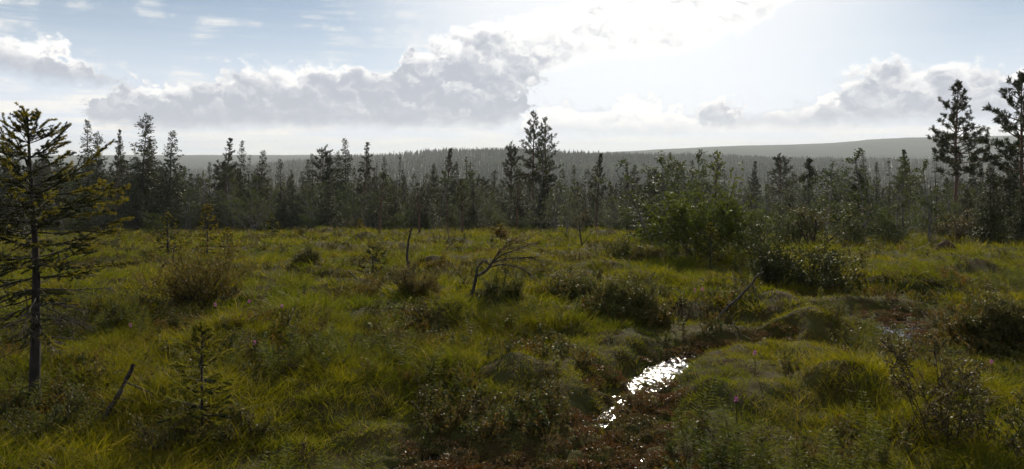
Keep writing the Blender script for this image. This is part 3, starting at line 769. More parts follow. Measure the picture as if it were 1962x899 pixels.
SP, PI_, BI = ('spruce_tree', 'spruce'), ('pine_tree', 'pine'), ('birch_tree', 'birch')
TREES = [
 ('spruce3', 22, 272, 46, 1.5, SP, 'dark spruce with drooping tip behind the big yellow-tipped spruce at the picture edge'),
 ('birch2', 118, 305, 60, 1.0, BI, 'leafy birch showing through the branches of the yellow-tipped spruce'),
 ('spruce1', 168, 230, 66, 1.0, SP, 'tall spire-topped spruce just beyond the tips of the big near spruce'),
 ('spruce4', 195, 256, 66, .85, SP, 'slim spruce, first of three crowded tops beside the spire-topped spruce'),
 ('pine2', 220, 250, 64, .6, PI_, 'thin pine with long bare trunk, middle of three crowded tops'),
 ('spruce1', 237, 262, 66, .8, SP, 'slim spruce, last of three crowded tops before the tall drooping spruce'),
 ('spruce6', 255, 300, 62, .8, SP, 'short half-dead spruce pole beside the tall drooping spruce'),
 ('spruce4', 268, 222, 62, 1.15, SP, 'tallest spruce of the treeline with a thick drooping top'),
 ('spruce2', 290, 268, 64, .9, SP, 'lower spruce tucked against the tallest drooping spruce'),
 ('spruce0', 324, 249, 60, 1.15, SP, 'free-standing pointed spruce with broad dark skirts'),
 ('birch2', 360, 303, 64, 1.0, BI, 'pale green birch top between the pointed spruce and the bushy pine'),
 ('spruce5', 402, 312, 66, 1.0, SP, 'short dark spruce at the foot of the bushy pine'),
 ('pine2', 427, 266, 62, 1.1, PI_, 'bushy pine with ragged cone crown in the treeline'),
 ('spruce1', 459, 270, 66, .9, SP, 'thin spruce spire rising behind the bushy pine'),
 ('spruce6', 473, 296, 64, 1.0, SP, 'ragged half-bare spruce next to the thin spire'),
 ('spruce0', 499, 287, 62, 1.1, SP, 'spruce with long bare leader above pale birches'),
 ('birch0', 508, 345, 54, 1.0, BI, 'round pale birch on the bog edge below the bare-leader spruce'),
 ('spruce5', 537, 306, 68, 1.3, SP, 'stubby twin-topped dark spruce in front of the hazy hill'),
 ('spruce1', 562, 325, 66, .8, SP, 'small slender spruce right of the stubby dark spruce'),
 ('spruce1', 585, 306, 72, .9, SP, 'narrow spruce opening the dense dark group before the hill'),
 ('spruce5', 598, 296, 72, 1.0, SP, 'column-shaped spruce second in the dense dark group'),
 ('pine1', 614, 290, 70, .8, PI_, 'flat-topped dark pine in the dense group of spruces'),
 ('spruce2', 633, 293, 70, .9, SP, 'dark spruce beside the flat-topped pine'),
 ('spruce4', 648, 292, 72, .8, SP, 'club-topped spruce just before the tall ringed spire'),
 ('spruce0', 664, 264, 68, 1.0, SP, 'tallest spruce spire standing out against the hazy hill crest'),
 ('pine2', 699, 274, 68, 1.0, PI_, 'broad cone-shaped pine beside the tallest hill-crest spire'),
 ('spruce6', 722, 312, 66, .8, SP, 'leaning half-dead spruce pole beside the cone-shaped pine'),
 ('spruce1', 741, 301, 70, .9, SP, 'small neat spruce standing clear before the hill'),
 ('spruce6', 763, 294, 70, .7, SP, 'needle-thin spruce spike before the hill'),
 ('spruce1', 776, 326, 72, .9, SP, 'low spruce beside the needle-thin spike'),
 ('spruce2', 833, 314, 78, .8, SP, 'dark spruce left of the rounded hill-side pine'),
 ('pine3', 853, 287, 74, 1.0, PI_, 'rounded pine standing before the middle of the hazy hill'),
 ('spruce1', 872, 310, 76, .8, SP, 'slim spruce right behind the rounded hill-side pine'),
 ('spruce6', 892, 300, 74, 1.1, SP, 'sparse open spruce with thin tiers of branches'),
 ('spruce1', 914, 333, 84, .9, SP, 'small spruce right of the sparse tiered spruce'),
 ('spruce0', 946, 333, 84, .9, SP, 'dark spruce left of the pine that flanks the twin pines'),
 ('pine1', 980, 284, 60, .75, PI_, 'slender open pine flanking the two big pines'),
 ('pine0', 1024, 222, 56, 1.05, PI_, 'taller of the two big pines standing side by side'),
 ('pine0', 1048, 234, 53, .95, PI_, 'slightly lower of the two big pines standing side by side'),
 ('spruce5', 1100, 317, 62, 1.0, SP, 'compact column spruce just right of the two big pines'),
 ('pine3', 1141, 297, 47, 1.05, PI_, 'symmetrical young pine with thin trunk alone on the bog edge'),
 ('pine2', 1197, 313, 98, 1.1, PI_, 'hazy bushy pine, first of a pair beyond the young pine'),
 ('spruce2', 1216, 315, 98, 1.0, SP, 'hazy spruce, second of a pair beyond the young pine'),
 ('spruce1', 1243, 325, 105, .9, SP, 'hazy small spruce behind the leafy rowan bush'),
 ('pine2', 1280, 332, 110, 1.0, PI_, 'hazy low pine above the leafy rowan bush'),
 ('pine1', 1306, 318, 112, .8, PI_, 'hazy round-topped pine above the leafy rowan bush'),
 ('spruce0', 1325, 306, 108, 1.0, SP, 'hazy pointed spruce above the leafy rowan bush'),
 ('spruce6', 1343, 312, 108, 1.2, SP, 'hazy sparse spruce with tufted tip near the tall leafy shoot'),
 ('pine2', 1440, 310, 86, .9, PI_, 'dark cone-shaped pine right of the tall leafy shoot'),
 ('spruce6', 1473, 330, 88, .6, SP, 'bare thin pole left of the round-crowned pine'),
 ('pine1', 1496, 305, 84, 1.15, PI_, 'round-crowned tiered pine left of the burled dead tree'),
 ('spruce6', 1521, 328, 86, .6, SP, 'bare thin pole right of the round-crowned pine'),
 ('birch1', 1600, 312, 48, 1.1, BI, 'big bushy birch right of the burled dead tree'),
 ('birch0', 1642, 322, 52, .9, BI, 'smaller birch leaning on the big bushy birch'),
 ('spruce1', 1659, 293, 62, .9, SP, 'thin spruce spire behind the bushy birches'),
 ('spruce5', 1680, 312, 64, 1.0, SP, 'dark column spruce right of the thin spire by the birches'),
 ('spruce6', 1704, 302, 66, 1.0, SP, 'thin ragged spruce left of the open pale pine'),
 ('pine3', 1741, 290, 54, .95, PI_, 'open pale young pine left of the tall curved pine'),
 ('spruce6', 1797, 294, 56, 1.1, SP, 'half-dead spruce right against the tall curved pine'),
 ('spruce0', 1862, 300, 60, .9, SP, 'dark spruce in the gap between the two near pines'),
 ('spruce1', 1878, 312, 64, .8, SP, 'smaller spruce in the gap between the two near pines'),
 ('pole1', 728, 330, 38, 1.0, PI_, 'thin dark-trunked pine standing forward on the open bog'),
 ('pole0', 804, 352, 40, 1.0, PI_, 'thin dark pine pole standing forward on the bog, beside the dark-trunked one'),
 ('birch2', 825, 398, 41, .7, BI, 'small thin birch between the forward pine poles'),
 ('pole1', 858, 372, 37, 1.0, PI_, 'thin pine, nearest of the poles in the middle of the bog edge'),
 ('pole0', 886, 345, 39, .9, PI_, 'thin open pine right of the nearest pine pole'),
 ('spruce6', 873, 400, 41, .8, SP, 'short thin spruce pole between the nearest pine pole and the open pine'),
 ('pole0', 990, 340, 41, 1.0, PI_, 'thin pine with bare dark trunk before the two big pines'),
 ('birch0', 640, 400, 58, .9, BI, 'grey-green birch bush at the foot of the hill-crest spire'),
 ('birch1', 748, 408, 60, .8, BI, 'bright green birch bush right of the forward pine'),
 ('birch1', 770, 412, 56, .7, BI, 'lower bright birch bush left of the second forward pine pole'),
 ('birch2', 435, 360, 56, 1.2, BI, 'grey-green birch under the bushy pine'),
 ('birch2', 480, 355, 57, 1.1, BI, 'birch under the ragged half-bare spruce'),
 ('birch0', 1560, 385, 42, 1.1, BI, 'leafy birch bush below the burled dead tree'),
 ('birch1', 1480, 380, 44, 1.0, BI, 'grey-green birch bush left of the burled dead tree'),
 ('birch1', 1895, 375, 36, .9, BI, 'pale willow-like birch bush between the two near pines'),
 ('birch0', 1770, 370, 44, .9, BI, 'dull green birch just left of the tall curved pine'),
 ('birch1', 1690, 385, 44, 1.0, BI, 'low leafy birch in front of the ragged spruces'),
]
for key, px, top, d, wd, (nm, cat), lab in TREES:
    by_px(key, px, top, d, wd, nm, lab, cat, 'trees along the edge of the bog')
# the rest of the forest edge: single trees of the wood behind, in three stretches of the treeline
LAND = []
for key, px, top, d, wd, (nm, cat), lab in TREES:
    w_ = lab
    for sep_ in (',', ' with ', ' behind ', ' beside ', ' in ', ' at ', ' on ', ' just ', ' right ', ' left ', ' between ', ' above ', ' below ', ' under ', ' showing ', ' standing ', ' rising ', ' before ', ' beyond ', ' next ', ' against ', ' tucked ', ' flanking ', ' alone ', ' near ', ' of ', ' opening ', ' second ', ' leaning ', ' crowding '):
        w_ = w_.split(sep_)[0]
    w_ = w_.replace(' leaning', '') if w_.endswith(' leaning') else w_
    if len(w_.split()) > 1: LAND.append((px, d, w_))
LAND += [(1828, 40, 'tall curved pine'), (1955, 30, 'pine at the picture edge'), (1550, 48, 'burled dead tree'), (1352, 15, 'leafy rowan'), (68, 6, 'yellow-tipped near spruce')]
SEEN = {}
ORD = ['', 'second ', 'third ', 'fourth ', 'fifth ', 'sixth ', 'seventh ', 'eighth ', 'ninth ', 'tenth ', 'eleventh ', 'twelfth ', 'last ']
def tell(ad, px, d, H, hs=(4.5, 6.5, 8.0)):
    lp, ld, nm = min(LAND, key=lambda l: abs(l[0] - px) + .02 * abs(l[1] - d))
    size = 'low' if H < hs[0] else 'middling' if H < hs[1] else 'tall' if H < hs[2] else 'very tall'
    side = ('close ' if abs(px - lp) < 9 else '') + ('left of' if px < lp else 'right of')
    lab = '%s %s %s and %s the %s' % (size, ad, 'behind' if d > ld else 'in front', side, nm)
    k = SEEN[lab] = SEEN.get(lab, -1) + 1
    return ORD[min(k, 12)] + lab
STRETCH = [(-140, 540, 'crowded behind the treeline on the side of the yellow-tipped spruce'), (540, 1120, 'crowded behind the treeline below the hazy hill'), (1120, 2120, 'crowded in the hazy wood behind the leafy rowan and the near pines')]
r2 = np.random.default_rng(99)
def limit(px):                                 # how high the background trees may reach at a photo column
    return np.interp(px, [0, 150, 330, 380, 420, 540, 700, 800, 900, 960, 1080, 1200, 1350, 1500, 1700, 1962], [292, 290, 305, 325, 310, 325, 318, 350, 340, 340, 350, 340, 350, 348, 332, 325])
cnt = 0
while cnt < 380:
    px = r2.uniform(-130, 2110); d = r2.uniform(62, 125) if px < 1080 else r2.uniform(56, 140)
    if px > 1150 and r2.random() < .35: continue
    top = limit(px) + abs(r2.normal()) * 26 + (d > 100) * 6
    x = (px - HX) / FPX * d; H = EYE + (HY - top) / FPX * d - gz(x, d)
    if H < 2.5: continue
    u = r2.random()
    key, (nm, cat), ad = (('spruce%d' % r2.integers(0, 6), SP, 'dark spruce') if u < .55 else ('pine%d' % r2.integers(0, 4), PI_, 'ragged pine') if u < .66 else ('birch%d' % r2.integers(0, 3), BI, 'leafy birch'))
    if cat == 'birch': H = min(H, r2.uniform(3.5, 6))
    k = [i for i, s_ in enumerate(STRETCH) if s_[0] <= px < s_[1]][0]
    plant(key, nm, tell(ad, px, d, H), cat, x, d, H, r2.uniform(1.0, 1.5), 'forest trees behind the bog edge, stretch ' + 'one two three'.split()[k])
    cnt += 1

# bushes, birches and young spruces that hide the feet of the trees
r2 = np.random.default_rng(5)
proto('bush1', *broad(46, 2.0, 1.0, 7, .075, 9, 1.0, .9, 2), 'twig', 'birch'); proto('bush2', *broad(47, 2.4, .8, 6, .07, 8, .7, .8, 2), 'twig', 'dwarf'); PH.update(bush1=2.0, bush2=2.4)
EDGE = [(-60, 420, 57, 72, 58, 'at the shaded feet of the trees nearest the yellow-tipped spruce'), (420, 1000, 54, 72, 84, 'at the feet of the trees below the hazy hill'), (1000, 1230, 40, 64, 26, 'on the bog edge between the two big pines and rowan'),
        (1230, 1640, 21, 48, 44, 'behind the rowan and the junipers'), (1640, 2060, 23, 48, 50, 'round the feet of the two near pines')]
for x0, x1, d0, d1, m, where in EDGE:
    for i in range(m):
        px = r2.uniform(x0, x1); d = r2.uniform(d0, d1); x = (px - HX) / FPX * d; u = r2.random()
        if u < .5: key, nm, ad, cat, H = 'bush%d' % r2.integers(0, 3), 'leafy_bush', 'leafy bush', 'bush', r2.uniform(.9, 2.2)
        elif u < .80: key, nm, ad, cat, H = 'birch%d' % r2.integers(0, 3), 'birch_tree', 'young birch', 'birch', r2.uniform(2.0, 4.0)
        else: key, nm, ad, cat, H = 'spruce%d' % r2.choice([0, 2]), 'young_spruce', 'young dark spruce', 'spruce', r2.uniform(1.5, 3.2)
        if d > 50 and cat != 'bush': H *= 1.5
        plant(key, nm, tell(ad, px, d, H, (1.5, 2.6, 99)), cat, x, d, H, r2.uniform(1.1, 1.6), 'scrub ' + where)

# ------------------------------------------------------------------ single plants out on the bog and close to the camera
def Wp(px, py, d): return np.array([(px - HX) / FPX * d, d, EYE + (HY - py) / FPX * d])
def stand(name, label, cat, px, py, group=None, d=None):
    if d is None: x, y = px_ground(px, py)
    else: x, y = (px - HX) / FPX * d, d
    return thing(name, label, cat, (x, y, gz(x, y) - .01), 0, (1, 1, 1), group)
def fill(t, **parts):
    for nm, (b, mat) in parts.items():
        if b.n: link(nm, b.mesh(nm, M[mat], mat in ('bark', 'pinebark', 'birchbark', 'dead', 'twig')), t)

t = stand('spruce_tree', 'big near spruce with yellow-tipped sparse crown, dead lower branches and bare trunk', 'spruce', 68, 790)
w, dw, c, f = young_spruce(501, 2.47, .80, .24, .48, .46, .55, .020, 1.15, .048, .0, ([.25, .32, .43, .55, .72, .82, .9, 1], [.35, .6, 1.0, 1.0, .85, .6, .42, .03]), .098)
fill(t, trunk=(w, 'bark'), dead_branch=(dw, 'dead'), crown=(c, 'spruce'), shoot=(f, 'newspruce'))
for seed, px, py, d, H, Rm, fine, nd, tr, lab in [
    (502, 390, 850, None, .86, .38, 1.5, .018, .011, 'knee-high yellow-green young spruce among the ferns below the sprawling bush'),
    (503, 397, 500, None, 1.36, .36, .4, .034, .022, 'small spruce with orange-yellow top standing behind the sprawling bush'),
    (504, 322, 497, None, 1.1, .55, .4, .034, .03, 'dark bushy small spruce left of the orange-topped one'),
    (505, 437, 505, None, .72, .3, .4, .03, .014, 'stunted spruce right of the orange-topped one'),
    (506, 715, 530, None, .58, .36, .55, .03, .016, 'low round spruce bush left of the dead upright stump'),
    (507, 1360, 522, None, .95, .3, .45, .028, .014, 'yellowish young spruce in front of the leafy rowan'),
    (508, 222, 480, None, .8, .42, .35, .034, .016, 'small spruce behind the long dead branches of the big near spruce'),
    (509, 690, 452, None, .9, .35, .3, .05, .015, 'tiny spruce at the bog edge below the hill-crest spire'),
    (510, 522, 462, None, 1.1, .5, .3, .05, .02, 'dark little spruce at the bog edge under the pale birch')]:
    t = stand('young_spruce', lab, 'spruce', px, py, 'young spruces on the bog', d)
    w, dw, c, f = young_spruce(seed, H, Rm, .04, .0, (.55 if seed != 502 else .75) if seed not in (504, 506, 510) else .2, needle=nd, fine=fine, trunk_r=tr, ftip=.25 if seed == 502 else .45)
    fill(t, trunk=(w, 'bark'), crown=(c, 'spruce'), shoot=(f, 'newspruce'))

# the two near pines at the side
d = 40.0
t = stand('pine_tree', 'tall near pine with curved bare trunk and cone crown against the cumulus', 'pine', 1828, 0, None, d)
H = Wp(0, 158, d)[2] - t.location.z
w, c = pine(520, H, 2.15, .40, 'cone', .19, 1.15, .02, 10, ([0, .02, .14, .17, .05, .15, .22], [0, H * .15, H * .35, H * .45, H * .55, H * .75, H]))
fill(t, trunk=(w, 'pinebark'), crown=(c, 'pine'))
d = 30.0
t = stand('pine_tree', 'dense dark pine cut by the picture edge with sweeping lower branches', 'pine', 1955, 0, None, d)
w, c = pine(521, Wp(0, 152, d)[2] - t.location.z, 1.85, .34, 'dome', .18, 1.3, .015, 10)
fill(t, trunk=(w, 'pinebark'), crown=(c, 'pine'))

# burled dead tree
t = stand('dead_tree', 'dead burled tree with knotted twig clumps standing out against the haze', 'dead tree', 1550, 0, None, 48)
r3 = np.random.default_rng(61); H = Wp(0, 304, 48)[2] - t.location.z; w = MB(); c = MB()
tr = np.array([(0, 0, -.3), (.03, 0, H * .4), (-.05, 0, H * .62), (.10, 0, H * .74), (.02, 0, H * .86), (.05, 0, H)]); w.tube(tr, [.13, .11, .12, .10, .07, .03], 7)
for z, r_, dx in [(.70, .34, .25), (.76, .3, -.3), (.80, .36, .3), (.86, .3, .12), (.91, .26, -.12), (.62, .3, -.1), (.72, .22, -.55), (.97, .16, .02)]:
    q = np.array([dx, 0, H * z]); w.tube(path(r3, along(tr, [z - .04])[0][0], q - along(tr, [z - .04])[0][0], np.linalg.norm(q - along(tr, [z - .04])[0][0]) + .1, 4, .1), [.05, .045, .04, .02], 5)
    P = q + rvec(r3, 150) * r_ * r3.uniform(.3, 1, (150, 1)); c.leaves(P, rvec(r3, 150) + [.3, 0, .1], rvec(r3, 150), .16, .06)
fill(t, trunk=(w, 'dead'), twig_clump=(c, 'spruce'))

# leafy rowan with its tall shoot
t = stand('rowan_bush', 'large bright leafy rowan bush with arching branches and one tall shoot', 'bush', 1338, 505)
dd = t.location.y
w, c = broad(530, 160 / FPX * dd, 1.5, 11, .075, 11, 1.3, 1.15, 2, .2, .01, .011)
r3 = np.random.default_rng(62); o0 = np.array(t.location)
sh = np.array([Wp(*p, dd) - o0 for p in ((1358, 500), (1366, 430), (1372, 360), (1375, 286))]); w.tube(sh, [.02, .014, .009, .003], 5)
q, dq = along(sh, r3.uniform(.45, 1, 46)); c.leaves(q + r3.normal(size=q.shape) * .04, rvec(r3, 46) + [0, 0, .2], rvec(r3, 46) + [0, 0, .8], .085, .055)
sh = np.array([Wp(*p, dd) - o0 for p in ((1358, 500), (1385, 420), (1402, 370), (1412, 322))]); w.tube(sh, [.02, .014, .009, .003], 5)
q, dq = along(sh, r3.uniform(.4, 1, 110)); c.leaves(q + r3.normal(size=q.shape) * .12, rvec(r3, 110) + [0, 0, .2], rvec(r3, 110) + [0, 0, .8], .085, .055)
fill(t, trunk=(w, 'twig'), crown=(c, 'rowan'))

# leaning stunted tree
t = stand('leaning_tree', 'stunted tree leaning over with a windswept fan of fine twigs', 'tree', 897, 600)
o0 = np.array(t.location); dd = t.location.y; w = MB(); tw = MB(); c = MB(); r3 = np.random.default_rng(63)
def limb(pts, r0, r1, dz=0.0):
    p = np.array([Wp(a, b, dd) - o0 for a, b in pts]); p[:, 1] += np.linspace(0, dz, len(p)) + r3.normal(size=len(p)) * .01
    t_ = np.linspace(0, 1, 4 * len(p)); q = np.stack([np.interp(t_, np.linspace(0, 1, len(p)), p[:, i]) for i in range(3)], 1)
    q[1:-1] = (q[:-2] + q[1:-1] * 2 + q[2:]) / 4
    w.tube(q, np.linspace(r0, r1, len(q)), 6); return q
limb([(896, 606), (901, 580), (908, 550), (913, 528)], .030, .024)
limb([(913, 530), (915, 512), (925, 500), (932, 499), (936, 508)], .018, .008)
L1 = [limb([(913, 530), (932, 520), (945, 503), (962, 490), (990, 482), (1024, 470)], .022, .005, .25), limb([(938, 512), (958, 506), (980, 507), (1002, 512), (1022, 530)], .013, .004, -.2),
      limb([(930, 520), (946, 498), (955, 484), (975, 470), (1008, 462)], .012, .004, .1), limb([(945, 503), (975, 494), (1010, 492), (1040, 500)], .01, .003, -.1), limb([(955, 490), (960, 478), (975, 466), (995, 458)], .008, .003, .3)]
for q in L1:
    for tt in r3.uniform(.3, 1, 19):
        a, b = along(q, [tt]); sp = path(r3, a[0], b[0] + r3.normal(size=3) * .45 + [.55, 0, .12], r3.uniform(.10, .30), 5, .14, -.02); tw.tube(sp, np.linspace(.0045, .002, 5), 3)
        x, y = along(sp, r3.uniform(.3, 1, 9)); c.leaves(x + r3.normal(size=x.shape) * .015, y + rvec(r3, 9), rvec(r3, 9), .028, .014)
fill(t, trunk=(w, 'dead'), twig=(tw, 'dead'), crown=(c, 'ochre'))
t = stand('pine_sapling', 'little umbrella-shaped sapling just behind the leaning stunted tree', 'sapling', 962, 478)
w, c = broad(533, .85, .45, 1, .07, 8, .4, 1.0, 2, .5, .03, .02); fill(t, trunk=(w, 'twig'), crown=(c, 'ochre'))

# dead wood
def deadwood(label, px, py, limbs, nstub, seed, d=None, name='dead_branch', cat='dead branch', part='stick'):
    t = stand(name, label, cat, px, py, None, d); o0 = np.array(t.location); dd = t.location.y; r3 = np.random.default_rng(seed)
    for pts, r0, r1 in limbs:
        b = MB(); p = np.array([Wp(x, y, dd) - o0 for x, y in pts]); p[:, 1] += r3.normal(size=len(p)) * .02
        t_ = np.linspace(0, 1, 3 * len(p)); q = np.stack([np.interp(t_, np.linspace(0, 1, len(p)), p[:, i]) for i in range(3)], 1); q[1:-1] += r3.normal(size=q[1:-1].shape) * r0 * .18
        b.tube(q, np.linspace(r0, r1, len(q)), 7)
        for k in range(nstub):
            a, v = along(q, [r3.uniform(.2, .95)]); b.tube(path(r3, a[0], rvec(r3, 1)[0] + [0, 0, .2], r3.uniform(.03, .12), 4, .2), np.linspace(r0 * .3, .001, 4), 3)
        link(part, b.mesh(part, M['dead'], True), t)
    return t
deadwood('upright dead stump with knobbly bark and drooping roots', 790, 548, [([(791, 552), (785, 530), (781, 505), (780, 480), (783, 458), (789, 437)], .030, .016), ([(790, 530), (805, 541), (822, 547), (848, 546)], .010, .003), ([(792, 536), (812, 552), (832, 556), (845, 552)], .008, .003), ([(788, 528), (800, 533), (815, 538)], .007, .002)], 9, 71, None, 'dead_stump', 'stump', 'stem')
deadwood('slanting dead stick with thin side twigs beside the big near spruce', 200, 812, [([(194, 815), (215, 775), (238, 735), (259, 697)], .024, .016), ([(240, 732), (275, 748), (315, 762)], .006, .003), ([(222, 765), (250, 772), (280, 785)], .005, .002)], 3, 72)
deadwood('long bent dead branch sticking up from the grass below the gnarled bush', 1366, 620, [([(1362, 626), (1385, 600), (1415, 570), (1440, 545), (1452, 528), (1462, 520)], .020, .010), ([(1442, 544), (1444, 556), (1446, 562)], .008, .004)], 2, 73)
deadwood('short dead stick poking out of the low shrub left of the stump', 700, 556, [([(668, 520), (684, 536), (700, 552), (722, 566)], .010, .006)], 2, 74)
deadwood('small bare leafless tree near the young pine', 1117, 486, [([(1117, 488), (1113, 460), (1110, 425)], .03, .012), ([(1115, 470), (1128, 452), (1136, 440)], .014, .005), ([(1112, 445), (1100, 430), (1094, 420)], .012, .004)], 8, 75, None, 'bare_tree', 'dead tree', 'stem')
deadwood('pair of dead sticks among the stunted spruces', 440, 505, [([(438, 506), (440, 480), (448, 458)], .016, .006), ([(430, 505), (431, 485), (428, 470)], .012, .005)], 3, 76)
deadwood('dark twisted branch lying over the sprawling bush', 330, 535, [([(300, 528), (315, 505), (328, 500), (334, 480), (336, 465)], .014, .008), ([(334, 495), (345, 510), (350, 520)], .01, .004)], 3, 77)

# bog shrubs: px, base py, half width px, height px, mesh settings, label
SHRUBS = [
 (395, 592, 135, 115, 'ochre', 28, .028, 22, 'wide sprawling ochre bush with dark shaded hollow underneath'),
 (700, 575, 60, 45, 'ochre', 14, .024, 18, 'low rusty shrub with a dead stick left of the upright stump'),
 (800, 585, 58, 60, 'dwarf', 20, .024, 22, 'dark dwarf shrub mass at the foot of the upright stump'),
 (965, 598, 62, 50, 'dwarf', 20, .024, 20, 'dark leafy dwarf shrub under the leaning stunted tree'),
 (1200, 622, 66, 36, 'dwarf', 34, .026, 30, 'dark rounded shrub mound, biggest on the open bog'),
 (1115, 590, 45, 40, 'dwarf', 14, .024, 20, 'smaller dark shrub mound left of the biggest mound'),
 (590, 522, 32, 20, 'dwarf', 14, .03, 20, 'flat dark shrub mound out in the yellow grass'),
 (830, 520, 34, 26, 'ochre', 12, .03, 16, 'rusty shrub tuft right of the stump top'),
 (1485, 552, 75, 140, 'spruce', 12, .045, 22, 'gnarled dark juniper with curved stems above the dead branch'),
 (1560, 556, 75, 120, 'spruce', 12, .045, 22, 'spreading dark juniper right of the gnarled one'),
 (1610, 540, 50, 55, 'dwarf', 14, .04, 18, 'low green shrub right of the two junipers'),
 (1340, 590, 45, 36, 'dwarf', 14, .026, 20, 'low shrub tuft right of the biggest mound'),
 (1925, 668, 62, 60, 'dwarf', 26, .026, 24, 'black-shaded shrub bank cut by the picture edge'),
 (160, 655, 110, 60, 'dwarf', 20, .024, 20, 'dark shrubs behind the bare trunk of the big near spruce'),
 (90, 830, 110, 70, 'dwarf', 22, .02, 22, 'dark undergrowth shrub at the foot of the big near spruce'),
 (330, 860, 90, 90, 'dwarf', 18, .02, 20, 'dark low shrub beneath the knee-high young spruce'),
 (470, 850, 70, 80, 'dwarf', 12, .02, 18, 'small shrub right of the knee-high young spruce'),
 (1800, 560, 40, 40, 'ochre', 10, .03, 16, 'yellowish shrub by the arching fern'),
 (1240, 505, 45, 40, 'dwarf', 12, .05, 18, 'low shrub left of the rowan foot'),
 (1190, 500, 40, 45, 'dwarf', 12, .045, 9, 'thin twiggy shrub between the young pine and the rowan'),
]
for i, (px, py, hw, hp, mat, stems, leaf, nl, lab) in enumerate(SHRUBS):
    t = stand('bog_shrub', lab, 'shrub', px, py, 'low shrubs on the bog'); dd = t.location.y
    w, c = shrub(600 + i, hw * .85 / FPX * dd, hp * .8 / FPX * dd, int(stems * 1.7), leaf * 1.2, int(nl * 1.2), .95, .003 + .0002 * dd, 6)
    fill(t, stem=(w, 'twig'), crown=(c, mat))
# dwarf birches and willow shoots
for i, (px, py, hp, hw, stems, leaf, mat, lab) in enumerate([
    (1815, 905, 260, 80, 10, .020, 'dwarf', 'tall thin-twigged dwarf birch close to the camera'),
    (1900, 925, 240, 70, 7, .020, 'dwarf', 'second dwarf birch leaning towards the picture edge'),
    (1955, 900, 120, 50, 5, .024, 'birch', 'leafy shoot at the bottom corner beside the dwarf birches'),
    (1670, 690, 110, 35, 3, .018, 'dwarf', 'bare-looking willow shoot between grassy hump and wet red moss'),
    (550, 745, 85, 30, 3, .014, 'dwarf', 'thin willow shoots leaning in the grass, farthest from the channel'),
    (625, 715, 70, 25, 2, .014, 'dwarf', 'single curved willow shoot left of the flowering tuft'),
    (660, 705, 100, 25, 2, .014, 'dwarf', 'taller willow shoot with droplets in the open grass'),
    (725, 725, 65, 25, 3, .014, 'dwarf', 'low willow shoots below the grassy hump under the leaning tree'),
    (745, 690, 60, 18, 1, .014, 'dwarf', 'slender upright willow shoot left of the grassy hump under the leaning tree'),
    (1000, 660, 55, 22, 3, .016, 'birch', 'small leafy willow shoot right of the grassy hump under the leaning tree'),
    (1050, 665, 60, 22, 2, .016, 'birch', 'small leafy willow shoot left of the channel'),
    (572, 890, 90, 18, 1, .014, 'dwarf', 'dark willow stem at the bottom of the picture')]):
    t = stand('willow_shoot' if i > 2 else 'dwarf_birch', lab, 'shrub', px, py, 'thin shoots in the grass'); dd = t.location.y
    w, c = broad(700 + i, hp / FPX * dd * 1.1, hw / FPX * dd, stems, leaf * 1.3, 7, .75, .9, 2 if i < 3 else 1, .3, .02, .006)
    fill(t, stem=(w, 'twig'), crown=(c, mat))
# broadleaf bushes along the edge
for i, (px, py, hp, lab) in enumerate([
    (1290, 500, 62, 'dull green bush left under the rowan'), (1440, 503, 110, 'dull green bush right under the rowan'), (1530, 480, 100, 'bush behind the spreading juniper'),
    (1625, 480, 95, 'green bush below the big bushy birch'), (1705, 466, 52, 'bush below the ragged spruces'), (1782, 462, 58, 'bush at the foot of the tall curved pine'),
    (1862, 468, 60, 'dark bush between the feet of the two near pines'), (1925, 476, 56, 'bush at the foot of the pine cut by the picture edge'),
    (655, 448, 46, 'small grey-green bush below the tallest hill-crest spire'), (590, 446, 40, 'small dark bush below the dense spruce group'), (300, 470, 60, 'dark bush below the pointed free-standing spruce')]):
    x, y = px_ground(px, py)
    plant('bush0', 'leafy_bush', lab, 'bush', x, y, hp / FPX * y, 1.3, 'leafy bushes along the bog edge')
# arching fern and anthill
t = stand('arching_fern', 'single arching fern frond bent over in the grass', 'fern', 1805, 575); dd = t.location.y; o0 = np.array(t.location); b = MB(); c = MB()
q = np.array([Wp(*p, dd) - o0 for p in ((1806, 580), (1803, 560), (1796, 544), (1784, 536), (1774, 540))]); b.tube(q, [.008, .007, .006, .005, .002], 5)
r3 = np.random.default_rng(64); x, y = along(q, r3.uniform(.2, 1, 90)); c.leaves(x, rvec(r3, 90) + [0, -.3, -.3], rvec(r3, 90), .07, .02); fill(t, stem=(b, 'twig'), leaves=(c, 'ochre'))
t = stand('anthill', 'brown rounded anthill in the grass below the tall curved pine', 'anthill', 1812, 490); b = MB()
a_, r_ = np.meshgrid(np.linspace(0, 6.2832, 25)[:-1], np.linspace(0, 1, 9), indexing='ij'); rr = r_ * .30
V = np.stack([np.cos(a_) * rr, np.sin(a_) * rr, .27 * (1 - r_ ** 2.2) - .03 + .05 * fbm(np.cos(a_) * rr * 9 + 5, np.sin(a_) * rr * 9 + 5, 3)], -1)
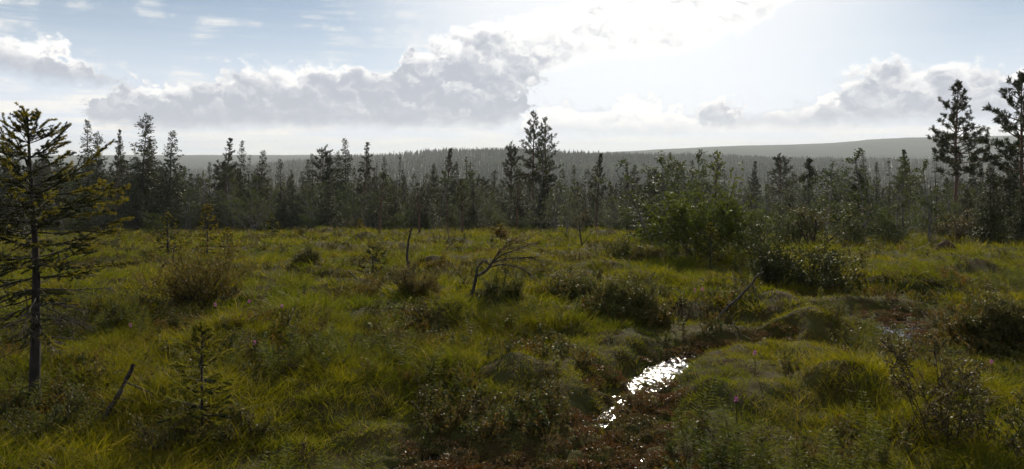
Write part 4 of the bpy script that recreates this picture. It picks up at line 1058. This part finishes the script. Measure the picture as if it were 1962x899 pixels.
i_ = np.arange(24)[:, None]; j_ = np.arange(8)[None]; b.add(V.reshape(-1, 3), np.stack([i_ * 9 + j_, ((i_ + 1) % 24) * 9 + j_, ((i_ + 1) % 24) * 9 + j_ + 1, i_ * 9 + j_ + 1], -1).reshape(-1, 4)[:, ::-1])
fill(t, mound=(b, 'peat'))
# marsh orchids
for i, (px, py, lab) in enumerate([(413, 650, 'taller pink orchid below the sprawling bush'), (477, 656, 'pink orchid right of the taller one in the grass'), (250, 680, 'pink orchid near the big near spruce'), (488, 718, 'pale pink orchid above the knee-high young spruce'), (540, 668, 'tiny purple orchid in open grass beside the willow shoots'),
                                (1410, 860, 'purple orchid beside the red moss'), (1446, 770, 'purple orchid on the grassy bank right of the channel'), (1332, 612, 'pair-leading pink orchid right of the biggest shrub mound'), (1346, 612, 'second pink orchid right of the biggest shrub mound'), (1900, 775, 'purple orchid between the dwarf birches')]):
    t = stand('marsh_orchid', lab, 'flower', px, py, 'pink orchids in the grass'); dd = t.location.y; r3 = np.random.default_rng(800 + i)
    b = MB(); b.tube([(0, 0, -.02), (.005, 0, .15), (.0, 0, .26)], [.003, .003, .002], 4); c = MB()
    P = np.array([0, 0, .25]) + np.stack([r3.normal(size=60) * .006, r3.normal(size=60) * .006, r3.uniform(-.018, .018, 60)], 1); c.leaves(P, rvec(r3, 60), rvec(r3, 60), .010, .008)
    fill(t, stem=(b, 'grass'), flower=(c, 'pink'))

# ------------------------------------------------------------------ hazy air over the whole valley
def build_haze():
    b = MB(); x0, x1, y0, y1, z0, z1 = -7700, 7700, -7700, 7700, -60, 78
    V = [(x, y, z) for z in (z0, z1) for y in (y0, y1) for x in (x0, x1)]
    b.add(V, [(0, 2, 3, 1), (4, 5, 7, 6), (0, 1, 5, 4), (2, 6, 7, 3), (0, 4, 6, 2), (1, 3, 7, 5)])
    m, n, out = material('haze')
    pv = n.new('ShaderNodeVolumePrincipled'); pv.inputs['Color'].default_value = (.86, .92, 1, 1)
    pv.inputs['Density'].default_value = 0.00018; pv.inputs['Anisotropy'].default_value = .2
    n.nt.links.new(pv.outputs[0], out.inputs['Volume'])
    link('haze', b.mesh('haze', m), kind='stuff', label='pale damp haze filling the air over the valley')
build_haze()
